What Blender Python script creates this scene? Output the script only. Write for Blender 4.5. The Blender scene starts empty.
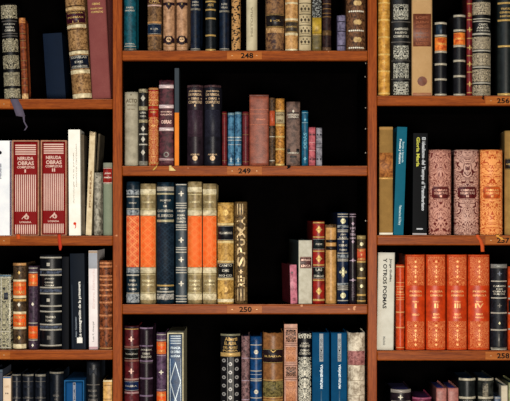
import bpy, math, random
from mathutils import Vector
random.seed(7)
S = bpy.context.scene
C = S.collection
PX = 0.002            # metres per picture pixel on the plane of the spines
DIST = 2.6            # camera to spine plane
HX, HY = 250.0, 212.0 # point of the picture straight ahead of the camera
EYE = 1.5

def WX(px, Y=0.0): return (px - 255) * PX + (px - HX) * PX * Y / DIST
def WZ(py, Y=0.0): return EYE + (HY - py) * PX * (DIST + Y) / DIST

# ------------------------------------------------------------------ materials
def lin(c):
    f_ = 1.08 * (max(c) / 255) ** .3; c = tuple(min(250, f_ * v * (.3 + .7 * v / max(1, max(c))) ** .12) for v in c)   # the photograph's own strong contrast
    return tuple(((v / 255) / 12.92 if v / 255 <= .04045 else ((v / 255 + .055) / 1.055) ** 2.4) for v in c)
_mats = {}
def M(kind, c1, c2=None, s=1.0, rough=None, cov=.5):
    key = (kind, c1, c2, s, rough, cov)
    if key in _mats: return _mats[key]
    m = bpy.data.materials.new(kind); m.use_nodes = True
    nt = m.node_tree; N = nt.nodes; L = nt.links
    bs = N['Principled BSDF']
    def node(t, **kw):
        n = N.new(t)
        for k, v in kw.items(): setattr(n, k, v)
        return n
    def math_(op, a, b=None, c=None):
        n = node('ShaderNodeMath', operation=op)
        for i, v in enumerate((a, b, c)):
            if v is None: continue
            if isinstance(v, (int, float)): n.inputs[i].default_value = v
            else: L.new(v, n.inputs[i])
        return n.outputs[0]
    a = lin(c1)
    b = lin(c2) if c2 else tuple(v * .5 for v in a)
    if kind in ('leather', 'mottle'): a = tuple(v * 1.08 for v in a); b = tuple(v * .72 for v in b)
    tc = node('ShaderNodeTexCoord')
    oi = node('ShaderNodeObjectInfo')
    def noise(vec, scale, detail=4, rgh=.6, dist=0.0):
        n = node('ShaderNodeTexNoise'); n.inputs['Scale'].default_value = scale
        n.inputs['Detail'].default_value = detail; n.inputs['Roughness'].default_value = rgh
        n.inputs['Distortion'].default_value = dist
        L.new(vec, n.inputs['Vector']); return n.outputs['Fac']
    def ramp(f, lo, hi):
        n = node('ShaderNodeMapRange'); n.inputs['From Min'].default_value = lo; n.inputs['From Max'].default_value = hi
        L.new(f, n.inputs['Value']); return n.outputs['Result']
    def mix(f, x, y):
        n = node('ShaderNodeMix', data_type='RGBA')
        L.new(f, n.inputs['Factor'])
        for i, v in ((6, x), (7, y)):
            if isinstance(v, tuple): n.inputs[i].default_value = (*v, 1)
            else: L.new(v, n.inputs[i])
        return n.outputs[2]
    # object coordinates, shifted by a random amount per object so no two wear alike
    vadd = node('ShaderNodeVectorMath', operation='ADD')
    L.new(tc.outputs['Object'], vadd.inputs[0])
    cmb = node('ShaderNodeCombineXYZ'); L.new(math_('MULTIPLY', oi.outputs['Random'], 7.3), cmb.inputs[2])
    L.new(cmb.outputs[0], vadd.inputs[1])
    V = vadd.outputs[0]
    r0 = .6; metal = 0; bump = None; bstr = .2
    if kind == 'plain':
        col = mix(ramp(noise(V, 60 * s), .3, .7), tuple(v * .86 for v in a), a); bump = noise(V, 900, 2)
        bstr = .06
    elif kind == 'paper':
        col = mix(ramp(noise(V, 35 * s, 6), .35, .75), a, b if c2 else tuple(v * .8 for v in a)); r0 = .8
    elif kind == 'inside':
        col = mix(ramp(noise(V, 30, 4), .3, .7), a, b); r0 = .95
    elif kind == 'cloth':
        w = noise(V, 1400, 1)
        col = mix(ramp(w, .3, .7), tuple(v * .72 for v in a), tuple(min(1, v * 1.12) for v in a)); bump = w; r0 = .8
        col = mix(ramp(noise(V, 40, 3), .35, .8), col, b if c2 else tuple(v * .8 for v in a))
    elif kind == 'leather':
        col = mix(ramp(noise(V, 110 * s, 6, .7), .38, .68), a, b)
        bump = noise(V, 420, 5, .7); r0 = .42; bstr = .3
    elif kind == 'mottle':
        col = mix(ramp(noise(V, 170 * s, 7, .72, .6), .42, .6), a, b)
        bump = noise(V, 300, 5, .7); r0 = .5; bstr = .35
    elif kind == 'spots':
        mp = node('ShaderNodeMapping'); mp.inputs['Scale'].default_value = (1, 1, 1.6); L.new(V, mp.inputs[0])
        col = mix(ramp(noise(mp.outputs[0], 150 * s, 2, .4, .4), .53, .57), a, b); r0 = .6
    elif kind == 'gilt':
        col = mix(ramp(noise(V, 500 * s, 4, .7), .42, .66), a, tuple(v * .55 for v in a)); r0 = .42; metal = .2
    elif kind == 'brocade':
        sp = node('ShaderNodeSeparateXYZ'); L.new(tc.outputs['Object'], sp.inputs[0])
        cb = node('ShaderNodeCombineXYZ')
        L.new(math_('ABSOLUTE', sp.outputs[0]), cb.inputs[0])
        L.new(math_('ADD', sp.outputs[2], math_('MULTIPLY', oi.outputs['Random'], 5.0)), cb.inputs[2])
        f1 = noise(cb.outputs[0], 120 * s, 1.2, .5, 1.6)
        rid = math_('ABSOLUTE', math_('SUBTRACT', f1, .5))
        band = math_('PINGPONG', math_('MULTIPLY', rid, 14), 1.0)
        f2 = ramp(band, 1 - cov - .12, 1 - cov + .12)
        wear = ramp(noise(V, 260, 5, .7), .3, .62)
        col = mix(math_('MULTIPLY', f2, math_('ADD', math_('MULTIPLY', wear, .35), .68)), a, b)
        bump = f2; r0 = .45; bstr = .15
    elif kind == 'lattice':
        sp = node('ShaderNodeSeparateXYZ'); L.new(tc.outputs['Object'], sp.inputs[0])
        u = math_('ADD', math_('MULTIPLY', sp.outputs[0], 42 * s), .0); v = math_('MULTIPLY', sp.outputs[2], 46 * s)
        p = math_('PINGPONG', math_('ADD', u, v), .5); q = math_('PINGPONG', math_('SUBTRACT', u, v), .5)
        r = math_('MINIMUM', p, q)
        ring = math_('ABSOLUTE', math_('SUBTRACT', math_('MAXIMUM', p, q), .36))
        f = math_('MAXIMUM', math_('LESS_THAN', r, .06), math_('MULTIPLY', math_('LESS_THAN', ring, .045), .8))
        f = math_('MULTIPLY', f, math_('ADD', math_('MULTIPLY', ramp(noise(V, 220, 4, .7), .3, .6), .5), cov - .3))
        base = mix(ramp(noise(V, 200, 4), .35, .7), a, tuple(x * .8 for x in a))
        col = mix(f, base, b); bump = f; bstr = .2
    elif kind in ('woodx', 'woodz'):
        mp = node('ShaderNodeMapping')
        mp.inputs['Scale'].default_value = (1.3, 22, 22) if kind == 'woodx' else (22, 22, 1.3)
        L.new(V, mp.inputs[0])
        g = noise(mp.outputs[0], 9 * s, 7, .65, .7)
        col = mix(ramp(g, .34, .68), a, b)
        fine = noise(mp.outputs[0], 60, 3, .6)
        col = mix(ramp(fine, .5, .8), col, tuple(v * .6 for v in b))
        chips = ramp(noise(V, 55, 2, .5), .76, .79)
        col = mix(chips, col, lin((205, 150, 110)))
        bump = fine; bstr = .1; r0 = .36
    L.new(col, bs.inputs['Base Color'])
    bs.inputs['Roughness'].default_value = rough if rough is not None else r0
    bs.inputs['Metallic'].default_value = metal
    bs.inputs['Specular IOR Level'].default_value = .02 if kind == 'inside' else .06 if kind.startswith('wood') else .32 if kind == 'leather' else .08 if kind in ('plain', 'cloth') else .2
    if bump is not None:
        bn = node('ShaderNodeBump'); bn.inputs['Strength'].default_value = bstr
        bn.inputs['Distance'].default_value = .0006
        L.new(bump, bn.inputs['Height']); L.new(bn.outputs[0], bs.inputs['Normal'])
    _mats[key] = m
    return m

# ------------------------------------------------------------------ mesh builder
class MB:
    def __init__(s): s.v = []; s.f = []; s.m = []; s.mats = []; s.sm = []
    def mi(s, mat):
        if mat not in s.mats: s.mats.append(mat)
        return s.mats.index(mat)
    def add(s, vs, fs, mat, smooth=False):
        o = len(s.v); k = s.mi(mat)
        s.v += [tuple(p) for p in vs]
        for f in fs: s.f.append(tuple(i + o for i in f)); s.m.append(k); s.sm.append(smooth)
    def box(s, x0, x1, y0, y1, z0, z1, mat, bev=0.0):
        if bev <= 0:
            vs = [(x, y, z) for x in (x0, x1) for y in (y0, y1) for z in (z0, z1)]
            s.add(vs, [(0, 1, 3, 2), (4, 6, 7, 5), (0, 4, 5, 1), (2, 3, 7, 6), (0, 2, 6, 4), (1, 5, 7, 3)], mat)
            return
        b = bev; import bmesh
        bm = bmesh.new(); bmesh.ops.create_cube(bm, size=1)
        for v in bm.verts:
            v.co = Vector((x0 + (v.co.x + .5) * (x1 - x0), y0 + (v.co.y + .5) * (y1 - y0), z0 + (v.co.z + .5) * (z1 - z0)))
        bmesh.ops.bevel(bm, geom=bm.edges[:] + bm.verts[:], offset=b, segments=2, affect='EDGES', profile=.5)
        bm.verts.index_update()
        s.add([v.co[:] for v in bm.verts], [tuple(v.index for v in f.verts) for f in bm.faces], mat); bm.free()
    def build(s, name, parent=None, loc=(0, 0, 0)):
        me = bpy.data.meshes.new(name); me.from_pydata(s.v, [], s.f)
        for m in s.mats: me.materials.append(m)
        me.polygons.foreach_set('material_index', s.m)
        me.polygons.foreach_set('use_smooth', s.sm)
        me.update()
        o = bpy.data.objects.new(name, me); C.objects.link(o)
        o.location = loc
        if parent: o.parent = parent
        return o

_txt = {}
def text_mesh(t):
    if t in _txt: return _txt[t]
    cu = bpy.data.curves.new('lettering', 'FONT'); cu.body = t; cu.resolution_u = 2
    cu.size = 1; cu.offset = .028
    ob = bpy.data.objects.new('lettering', cu)
    me = ob.to_mesh()
    vs = [v.co.copy() for v in me.vertices]; fs = [tuple(p.vertices) for p in me.polygons]
    ob.to_mesh_clear(); bpy.data.objects.remove(ob); bpy.data.curves.remove(cu)
    x0 = min(v.x for v in vs); x1 = max(v.x for v in vs); y0 = min(v.y for v in vs); y1 = max(v.y for v in vs)
    vs = [((v.x - x0) / (x1 - x0), (v.y - y0) / (y1 - y0)) for v in vs]
    _txt[t] = (vs, fs); return _txt[t]

# ------------------------------------------------------------------ spine shapes
class Spine:
    """a spine face of width w, height h; y is the depth of the curved surface, 0 in the middle"""
    def __init__(s, w, h, b): s.w, s.h, s.b = w, h, b
    def y(s, x): return s.b * min(1.0, abs(2 * x / s.w)) ** 2.1
    def strip(s, mb, x0, x1, z0, z1, off, mat, prof=(0, 1, 1, 0), zs=None, n=None):
        n = n or max(2, int((x1 - x0) / s.w * 12))
        k = len(prof)
        if zs is None:
            e = min(.0003, (z1 - z0) * .2)
            zs = [z0, z0 + e, z1 - e, z1] if k == 4 else [z0 + (z1 - z0) * i / (k - 1) for i in range(k)]
        vs = []
        for z, p in zip(zs, prof):
            for i in range(n + 1):
                x = x0 + (x1 - x0) * i / n
                vs.append((x, s.y(x) - off * p + (.00005 if p == 0 else 0), z))
        fs = [(r * (n + 1) + i, r * (n + 1) + i + 1, (r + 1) * (n + 1) + i + 1, (r + 1) * (n + 1) + i) for r in range(k - 1) for i in range(n)]
        mb.add(vs, fs, mat, True)
    def text(s, mb, x0, x1, z0, z1, off, mat, t, rot=0):
        vs, fs = text_mesh(t); out = []
        for u, v in vs:
            if rot == 1: u, v = 1 - v, u          # reads upwards
            elif rot == -1: u, v = v, 1 - u       # reads downwards
            x = x0 + (x1 - x0) * u
            out.append((x, s.y(x) - off, z0 + (z1 - z0) * v))
        mb.add(out, fs, mat)
    def shape(s, mb, pts, off, mat):
        cx = sum(p[0] for p in pts) / len(pts); cz = sum(p[1] for p in pts) / len(pts)
        vs = [(cx, s.y(cx) - off, cz)] + [(x, s.y(x) - off, z) for x, z in pts]
        n = len(pts)
        mb.add(vs, [(0, 1 + i, 1 + (i + 1) % n) for i in range(n)], mat)

def tagit(o, label, cat, group=None):
    o['label'] = label; o['category'] = cat
    if group: o['group'] = group

DEFPAGE = (150, 140, 120)
allbooks = []
def bk(group, x0, x1, top, base, mat, label, deco=(), rnd=.3, tilt=0, dep=0.0, D=None, rz=0.0, pages=DEFPAGE,
       worn=0.0, ribbon=None, cat='book', lift=0.0, flat_top=False, cover='cover'):
    h = WZ(top, dep) - WZ(base) - lift
    if tilt: h = math.hypot(h, 0)
    w = (x1 - x0) * PX * (DIST + dep) / DIST - .0004
    ang = math.atan2(tilt * PX, h)
    if D is None: D = min(.155, max(.085, h * .68)) * (.68 if base > 400 else 1)
    root = bpy.data.objects.new('book', None); C.objects.link(root); root.empty_display_size = .02
    root.location = (WX((x0 + x1) / 2, dep), dep, WZ(base) + .0003 + lift + abs(math.sin(ang)) * w / 2)
    root.rotation_euler = (0, ang, rz)
    tagit(root, label, cat, group)
    b = min(rnd * w * (.9 if rnd > .2 else .5), .014)
    sp = Spine(w, h, b)
    # cover: spine and boards as one shell, open at head, tail and fore-edge
    mb = MB(); t = min(.0022, w * .16)
    nx = 12; nz = max(4, int(h / .008))
    rr = random.Random(label)
    outer = [(-w / 2, D)] + [(-w / 2, b + .004)] + [(-w / 2 + w * i / nx, sp.y(-w / 2 + w * i / nx)) for i in range(nx + 1)] + [(w / 2, b + .004), (w / 2, D)]
    inner = [(-w / 2 + t, D), (-w / 2 + t, b + .006)] + [(max(-w / 2 + t, min(w / 2 - t, -w / 2 + w * i / nx)), sp.y(-w / 2 + w * i / nx) + t * 1.0) for i in range(nx + 1)] + [(w / 2 - t, b + .006), (w / 2 - t, D)]
    n = len(outer); vs = []; fs = []
    ph = rr.random() * 6; jit = [rr.uniform(-1, 1) for _ in range(n)]
    for side, pts in ((0, outer), (1, inner)):
        for k in range(nz + 1):
            f = k / nz
            for i, (x, y) in enumerate(pts):
                z = h * f; xx = x
                if worn:
                    if k == nz and 2 <= i < n - 2: z -= worn * (.5 + .5 * jit[i]) * .6
                    if k == 0 and 2 <= i < n - 2: z += worn * .3 * (.5 + .5 * jit[-i])
                    xx = x * (1 - worn * 6 * (.5 + .5 * math.sin(ph + f * 11)))
                if 2 <= i < n - 2 and b > .0015 and k == nz: y = y + .0008
                vs.append((xx, y, z))
    q = (nz + 1) * n
    for k in range(nz):
        for i in range(n - 1):
            a = k * n + i
            fs.append((a, a + 1, a + n + 1, a + n)); fs.append((q + a, q + a + n, q + a + n + 1, q + a + 1))
    for i in range(n - 1):
        a = nz * n + i; fs.append((a, a + 1, q + a + 1, q + a)); fs.append((i, q + i, q + i + 1, i + 1))
    for i in (0, n - 1):
        for k in range(nz):
            a = k * n + i; fs.append((a, a + n, q + a + n, q + a))
    mb.add(vs, fs, mat, b > .0012)
    for d in deco:
        put(root, sp, mb, d, base, dep, h)
    mb.build(cover, root)
    # page block
    pg = MB(); ins = min(.003, h * .03)
    pg.box(-w / 2 + t + .0003, w / 2 - t - .0003, b + .0068, D - .004, ins, h - ins, M('paper', pages))
    pg.build('pages', root)
    if ribbon: add_ribbon(root, sp, ribbon, base, dep)
    allbooks.append(root)
    return root

def add_ribbon(root, sp, r, base, dep):
    """path in picture pixels relative to the book; comes out under the spine and over the shelf edge"""
    xs, col, wpx = r
    mb = MB(); m = M('cloth', col); n = len(xs); cx = root.location.x
    # Bezier-like resample
    x0_, x1_ = xs[0], xs[1]
    xs = [(x0_[0], base - .35, x0_[2], x0_[3]), (x1_[0], base - .35, -.0094, x1_[3]), (x1_[0], x1_[1] + .4, min(-.0101, x1_[2]), x1_[3])] + [(a, b, min(c, -.0104), d) for a, b, c, d in xs[2:]]
    n = len(xs); P = []
    for i in range(n - 1):
        for k in range(5):
            f = k / 5; P.append(tuple(xs[i][j] * (1 - f) + xs[i + 1][j] * f for j in range(4)))
    P.append(xs[-1])
    vs = []
    for (px, py, Y, sc) in P:
        X = WX(px, Y) - root.location.x; Z = WZ(py, Y) - root.location.z; hw = wpx * PX / 2 * sc
        for th in (0, .0004):
            vs += [(X - hw, Y - dep - th, Z), (X + hw, Y - dep - th - .0002, Z + .0002)]
    fs = []
    for i in range(len(P) - 1):
        a = i * 4; fs += [(a, a + 1, a + 5, a + 4), (a + 2, a + 6, a + 7, a + 3), (a, a + 4, a + 6, a + 2), (a + 1, a + 3, a + 7, a + 5)]
    fs += [(0, 2, 3, 1), (len(vs) - 4, len(vs) - 3, len(vs) - 1, len(vs) - 2)]
    mb.add(vs, fs, m, True)
    o = mb.build('bookmark_ribbon', root)
    ang = root.rotation_euler.y
    if ang: o.rotation_euler = (0, -ang, 0)

def put(root, sp, mb, d, base, dep, h, lay=0.0):
    k = d[0]; kz = PX * (DIST + dep) / DIST
    Z = lambda py: max(.0002, min(sp.h - .0002, (base - py) * kz))
    X = lambda f: sp.w * (f - .5) * .995
    if k == 'b':      # flat band / area: y0, y1, mat, [f0, f1]
        f0, f1 = (d[4], d[5]) if len(d) > 5 else (0, 1)
        sp.strip(mb, X(f0), X(f1), Z(d[2]), Z(d[1]), .00025 + lay, d[3])
    elif k == 'p':    # padded panel between bands
        f0, f1 = (d[4], d[5]) if len(d) > 5 else (0, 1)
        sp.strip(mb, X(f0), X(f1), Z(d[2]), Z(d[1]), .0011, d[3], (0, .5, .85, 1, 1, .85, .5, 0))
    elif k == 'r':    # raised band: y, height, mat
        sp.strip(mb, X(0), X(1), Z(d[1] + d[2] / 2), Z(d[1] - d[2] / 2), .0016, d[3], (0, .7, 1, .7, 0))
    elif k == 'l':    # thin line(s): [ys], mat, thickness px
        f0, f1 = (d[4], d[5]) if len(d) > 5 else (0.02, .98)
        th = d[3] if len(d) > 3 else .8
        for y in d[1]: sp.strip(mb, X(f0), X(f1), Z(y + th / 2), Z(y - th / 2), .00045 + lay, d[2])
    elif k == 'vl':   # vertical lines: [fs], y0, y1, mat, thickness (px)
        for f in d[1]: sp.strip(mb, X(f) - d[5] * PX / 2, X(f) + d[5] * PX / 2, Z(d[3]), Z(d[2]), .00045 + lay, d[4], n=1)
    elif k == 't':    # text: y0, y1, text, mat, [f0, f1]
        f0, f1 = (d[5], d[6]) if len(d) > 6 else (.12, .88)
        sp.text(mb, X(f0), X(f1), Z(d[2]), Z(d[1]), .0007 + lay, d[4], d[3])
    elif k == 'v':    # vertical text: y0, y1, text, mat, f0, f1, rot
        sp.text(mb, X(d[5]), X(d[6]), Z(d[2]), Z(d[1]), .0006 + lay, d[4], d[3], d[7])
    elif k == 'lab':  # title label of its own: y0, y1, mat, [texts], textmat, [f0, f1], [lines]
        f0, f1 = (d[6], d[7]) if len(d) > 7 else (.01, .99)
        lb = MB()
        sp.strip(lb, X(f0), X(f1), Z(d[2]), Z(d[1]), .0006, d[3])
        tx = d[4]; n = len(tx); hgt = (d[2] - d[1]) / max(1, n)
        for i, s in enumerate(tx):
            if not s: continue
            ww = min(.44, .1 + .06 * len(s)) if len(s) < 5 else .42
            ya = d[1] + hgt * (i + .27); yb = d[1] + hgt * (i + .73)
            if yb - ya > 5: m_ = (ya + yb) / 2; ya, yb = m_ - 2.5, m_ + 2.5
            fm = (f0 + f1) / 2; fw = (f1 - f0)
            sp.text(lb, X(fm - ww * fw), X(fm + ww * fw), Z(yb), Z(ya), .001, d[5], s)
        if n and d[2] - d[1] > 8: put(root, sp, lb, ('l', [d[1] + .6, d[2] - .6], d[5], .5, f0, f1), base, dep, h, .0004)
        lb.build('title_label', root)
    elif k in ('d', 'o', 'q', 's', 'star'):   # ornament: y, r(px), mat, [f]
        f = d[4] if len(d) > 4 else .5
        r = d[2] * PX; cx = X(f); cz = Z(d[1]); pts = []
        if k == 'd': pts = [(cx + r * .7, cz), (cx, cz + r), (cx - r * .7, cz), (cx, cz - r)]
        elif k == 's': pts = [(cx + r, cz - r), (cx + r, cz + r), (cx - r, cz + r), (cx - r, cz - r)]
        elif k == 'o': pts = [(cx + r * math.cos(a * .5236), cz + r * math.sin(a * .5236)) for a in range(12)]
        elif k == 'q': pts = [(cx + r * (.62 + .38 * math.cos(4 * a * .3927)) * math.cos(a * .3927), cz + r * (.62 + .38 * math.cos(4 * a * .3927)) * math.sin(a * .3927)) for a in range(16)]
        elif k == 'star': pts = [(cx + (r if a % 2 else r * .45) * math.cos(a * .3927), cz + (r if a % 2 else r * .45) * math.sin(a * .3927)) for a in range(16)]
        sp.shape(mb, pts, .0008 + lay, d[3])
    elif k == 'dia':  # outlined diamond: y, rx, ry, mat
        n = 4; cx = X(.5); cz = Z(d[1]); rx, ry = d[2] * PX, d[3] * PX; th = .8 * PX
        o_ = [(cx + rx, cz), (cx, cz + ry), (cx - rx, cz), (cx, cz - ry)]
        i_ = [(cx + rx - th, cz), (cx, cz + ry - th * ry / rx), (cx - rx + th, cz), (cx, cz - ry + th * ry / rx)]
        vs = [(x, sp.y(x) - .0007, z) for x, z in o_ + i_]
        mb.add(vs, [(i, (i + 1) % 4, 4 + (i + 1) % 4, 4 + i) for i in range(4)], d[4])
    elif k == 'tri':  # outlined emblem of two peaks and a ring
        cx = X(.5); cz = Z(d[1]); r = d[2] * PX; th = .45 * PX
        def seg(ax, az, bx, bz):
            dx, dz = bx - ax, bz - az; l = math.hypot(dx, dz); nx_, nz_ = -dz / l * th / 1.2, dx / l * th / 1.2
            sp.shape(mb, [(ax + nx_, az + nz_), (bx + nx_, bz + nz_), (bx - nx_, bz - nz_), (ax - nx_, az - nz_)], .0008, d[3])
        seg(cx - r, cz - r * .5, cx - r * .2, cz + r * .4); seg(cx - r * .2, cz + r * .4, cx - r * .1, cz - r * .5)
        seg(cx - r * .4, cz - r * .1, cx + r * .3, cz + r); seg(cx + r * .3, cz + r, cx + r * .6, cz - r * .5)
        for a in range(8):
            a0, a1 = a * .785, (a + 1) * .785; q = r * .5
            seg(cx + r * .4 + q * math.cos(a0), cz - r * .05 + q * math.sin(a0), cx + r * .4 + q * math.cos(a1), cz - r * .05 + q * math.sin(a1))

def slipcase(group, x0, x1, top, base, colr, label, dep=0.0, D=.15, name='slipcase', pale=None):
    kz = PX * (DIST + dep) / DIST
    h = (base - top) * kz; w = (x1 - x0) * kz - .0004; t = 1.25 * PX
    root = bpy.data.objects.new(name, None); C.objects.link(root)
    root.location = (WX((x0 + x1) / 2, dep), dep, WZ(base) + .0002); tagit(root, label, 'slipcase', group)
    m = M('paper', colr, tuple(int(v * .8) for v in colr), 3); mb = MB()
    mb.box(-w / 2, -w / 2 + t, 0, D, 0, h, m, .0006); mb.box(w / 2 - t, w / 2, 0, D, 0, h, m, .0006)
    mb.box(-w / 2 + t, w / 2 - t, .0005, D, h - t, h - .0002, m); mb.box(-w / 2 + t, w / 2 - t, .0005, D, .0001, .0015, m)
    mb.build('case_shell', root)
    bb = MB(); bb.box(-w / 2 + t, w / 2 - t, D - .003, D - .0005, .0019, h - t - .0002, m); bb.build('case_back', root)
    return root

exec_parts = []
# ------------------------------------------------------------------ colours of leathers, cloths and gilding
gold = M('gilt', (205, 172, 105)); dgold = M('gilt', (160, 125, 75)); silver = M('gilt', (200, 195, 180)); dim = M('gilt', (130, 125, 118))
cream = M('leather', (228, 214, 176), (190, 172, 132)); white = M('plain', (236, 234, 226)); ivory = M('paper', (232, 226, 208))
pinkline = M('gilt', (225, 190, 175))
blackL = M('leather', (26, 25, 27), (12, 12, 13)); navyL = M('leather', (22, 36, 58), (12, 18, 32)); navyB = M('leather', (20, 50, 100), (10, 26, 56))
steel = M('leather', (42, 66, 80), (28, 46, 58)); darkblue = M('leather', (18, 30, 50), (9, 14, 24))
burg = M('leather', (92, 36, 46), (60, 22, 30)); burgL = M('leather', (82, 22, 46), (55, 14, 30)); redL = M('leather', (165, 36, 28), (120, 24, 20))
orangeL = M('leather', (232, 100, 36), (205, 78, 26)); tanL = M('leather', (196, 150, 96), (150, 104, 62)); purpleD = M('leather', (52, 34, 52), (32, 20, 34))
brownM = M('mottle', (142, 108, 72), (92, 66, 48)); brownD = M('mottle', (84, 62, 48), (46, 34, 28)); goldM = M('mottle', (206, 160, 84), (160, 112, 50))
capw = M('leather', (150, 145, 130), (70, 68, 66))

# ================================================================== LEFT BAY, top shelf
g = 'books on the left bay shelf nearest the top of the photo'
BA = 98.5
broc = M('brocade', (34, 30, 26), (196, 186, 156), 1.2, None, .46)
bk(g, 4.2, 20.2, 3, BA, blackL, 'thick black book with silver brocade panels at the far left of the top left shelf', [
    ('p', 4.5, 18, broc), ('t', 23, 24.6, 'DON JUAN', silver, .15, .85), ('t', 26, 28, 'VALERA', silver, .25, .8), ('t', 29, 31, 'OBRAS', silver, .2, .85),
    ('l', [20.5, 33, 35.5], dim, .8), ('p', 38, 51.5, broc), ('p', 54.5, 68.5, broc), ('p', 71.5, 85.5, broc), ('p', 88, 98, broc)], tilt=-4,
   rnd=.35, D=.1, rz=.09, ribbon=([(12, 98.4, .004, 1), (14, 99.3, -.0105, 1), (17, 106, -.0125, 1.1), (20, 115, -.012, 1.1), (23, 116, -.012, .25), (23.5, 121, -.011, .18), (26.3, 126, -.011, .18), (24, 129.5, -.011, .18)], (112, 104, 122), 8))
bk(g, 22, 28.3, 17, BA, M('mottle', (150, 78, 42), (100, 48, 28)), 'slim rust brown book with worn tan head and tail beside the silver brocade volume', [
    ('b', 17.3, 22.5, M('mottle', (196, 134, 78), (160, 96, 52))), ('l', [33, 40, 47, 60, 69, 78, 85], dgold, .7), ('b', 93, 98.2, M('mottle', (214, 180, 130), (180, 130, 84)))], tilt=-3.2, worn=.0015, D=.09, rz=.1)
bk(g, 47, 66, 33, BA, M('plain', (8, 32, 60), None, 1), 'dark blue book pushed far back into the shadow of the top left shelf', [], rnd=.05, tilt=-4.5, dep=.07)
bk(g, 72, 91.3, -14, BA, M('mottle', (176, 138, 92), (120, 84, 50)), 'mottled tan leather book with burgundy and navy labels, leaning beside the tall maroon one', [
    ('r', 8, 3, M('leather', (214, 184, 134), (150, 110, 66))), ('l', [5.5], M('plain', (50, 30, 22)), .9), ('lab', 10, 23.6, burgL, ['GÓNGORA', 'POESÍAS', 'I'], gold),
    ('r', 25.8, 3.4, cream), ('r', 52.3, 3.4, cream), ('l', [29, 50], M('plain', (50, 30, 22)), .9), ('lab', 55, 68.6, navyL, ['NOVELAS', 'DE', 'CERVANTES'], silver), ('r', 71.5, 4, cream), ('b', 93.5, 98, cream)],
   tilt=-9, rnd=.4)
bk(g, 92, 110.6, -12, BA, M('cloth', (146, 84, 80), (134, 72, 70)), 'tall faded maroon cloth book leaning against the upright on the top left shelf', [
    ('t', 2.3, 4.6, 'OBRAS', gold, .25, .7), ('t', 7, 9, 'DE RUBÉN DARÍO', gold, .16, .82), ('t', 10.6, 12.6, 'COMPLETAS', gold, .18, .84)], tilt=-5.6, rnd=.15)

# LEFT BAY, second shelf
g = 'books on the second shelf of the left bay'
BA = 234.8
bk(g, -9, 11.2, 140, BA, M('paper', (235, 238, 240), (215, 220, 226)), 'wide white book with a dark round mark, cut off by the left photo edge', [
    ('o', 152, 1.8, M('plain', (30, 34, 44)), .45), ('v', 163, 178, 'Nobel', M('plain', (130, 135, 145)), .42, .52, 1), ('b', 140.2, 234.6, M('plain', (110, 84, 110)), .93, 1)], rnd=.03)
neru = M('plain', (142, 18, 20)); npk = M('plain', (222, 190, 176))
for (a, b_, num, dx, lab) in ((12, 39, 'I', 0, 'first volume, with numeral I'), (40.6, 66.6, 'II', 1, 'second volume, with numeral II')):
    slipcase('peach slipcases on the second shelf of the left bay', a, b_, 139.5, BA, (192, 140, 112),
             'peach edged card slipcase around the red ' + ('first' if num == 'I' else 'second') + ' volume', D=.135)
    d = [('b', 144 - dx + 2.2 * i, 145.3 - dx + 2.2 * i, npk, .06, .94) for i in range(5)]
    d += [('t', 156.2 - dx, 159.6 - dx, 'NERUDA', npk, .16, .84), ('t', 160.6 - dx, 164.6 - dx, 'OBRAS', npk, .16, .86), ('t', 165.4 - dx, 167.8 - dx, 'COMPLETAS', npk, .14, .88),
          ('t', 168.8 - dx, 172 - dx, num, npk, .46 if num == 'I' else .43, .52 if num == 'I' else .57), ('vl', [.08 + .084 * i for i in range(11)], 174 - dx, 211 - dx, npk, 1.05),
          ('vl', [.08 + .084 * i for i in range(11)], 224 - dx, 233.5 - dx, npk, 1.05), ('tri', 216.5 - dx, 3.6, npk), ('t', 220.6 - dx, 222.4 - dx, 'LOSADA', npk, .25, .75)]
    rb = None
    if num == 'II': rb = ([(59.5, 233.6, .002, 1), (59.2, 235.5, -.0095, 1), (59.6, 240, -.0115, 1), (60.4, 246, -.011, 1), (60.2, 249.5, -.011, .5)], (196, 66, 40), 3.2)
    else: rb = ([(18.2, 233.6, .002, 1), (18.2, 236, -.0095, 1), (18.4, 238.5, -.011, .7)], (205, 88, 40), 4)
    bk(g, a + 1.65, b_ - 1.65, 141.4, BA - .9, neru, 'red and pink striped hardback in a slipcase, ' + lab, d, rnd=.06, D=.12, dep=.001, ribbon=rb)
bk(g, 69, 80.8, 129, BA, M('paper', (240, 237, 228), (228, 222, 208)), 'tall white paperback with a small red comma near its foot', [
    ('v', 152, 203, 'Antología de la poesía', M('plain', (190, 182, 172)), .38, .5, 1), ('v', 143, 186, 'EDICIÓN DEL CENTENARIO', M('plain', (190, 182, 172)), .6, .72, 1),
    ('o', 223, 1.5, M('plain', (214, 60, 30)), .5), ('v', 223, 228, ')', M('plain', (214, 60, 30)), .48, .62, 0)], rnd=.04, tilt=-.8, D=.09, rz=.03)
bk(g, 82.2, 85.2, 134, BA, M('paper', (120, 108, 90), (84, 74, 62)), 'narrow drab grey-brown booklet set back between the white paperback and the worn cream book', [], rnd=.1, tilt=-1.2, dep=.02, D=.08, rz=.03)
bk(g, 85.6, 91.4, 131, BA, M('paper', (222, 206, 172), (184, 162, 124), 2), 'worn cream paperback with ragged head leaning right in front of a drab one', [
    ('v', 170, 207, 'POEMAS', M('plain', (160, 130, 96)), .35, .7, 1), ('b', 131.5, 135, M('mottle', (205, 186, 150), (120, 96, 66)))], rnd=.12, tilt=4, worn=.0025, D=.04, rz=.05)
bk(g, 92.4, 94.4, 133, BA, M('paper', (110, 98, 78), (70, 62, 50)), 'drab brown booklet leaning in shadow behind the tattered grey pamphlet', [], rnd=.05, tilt=6, dep=.045, D=.085)
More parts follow.
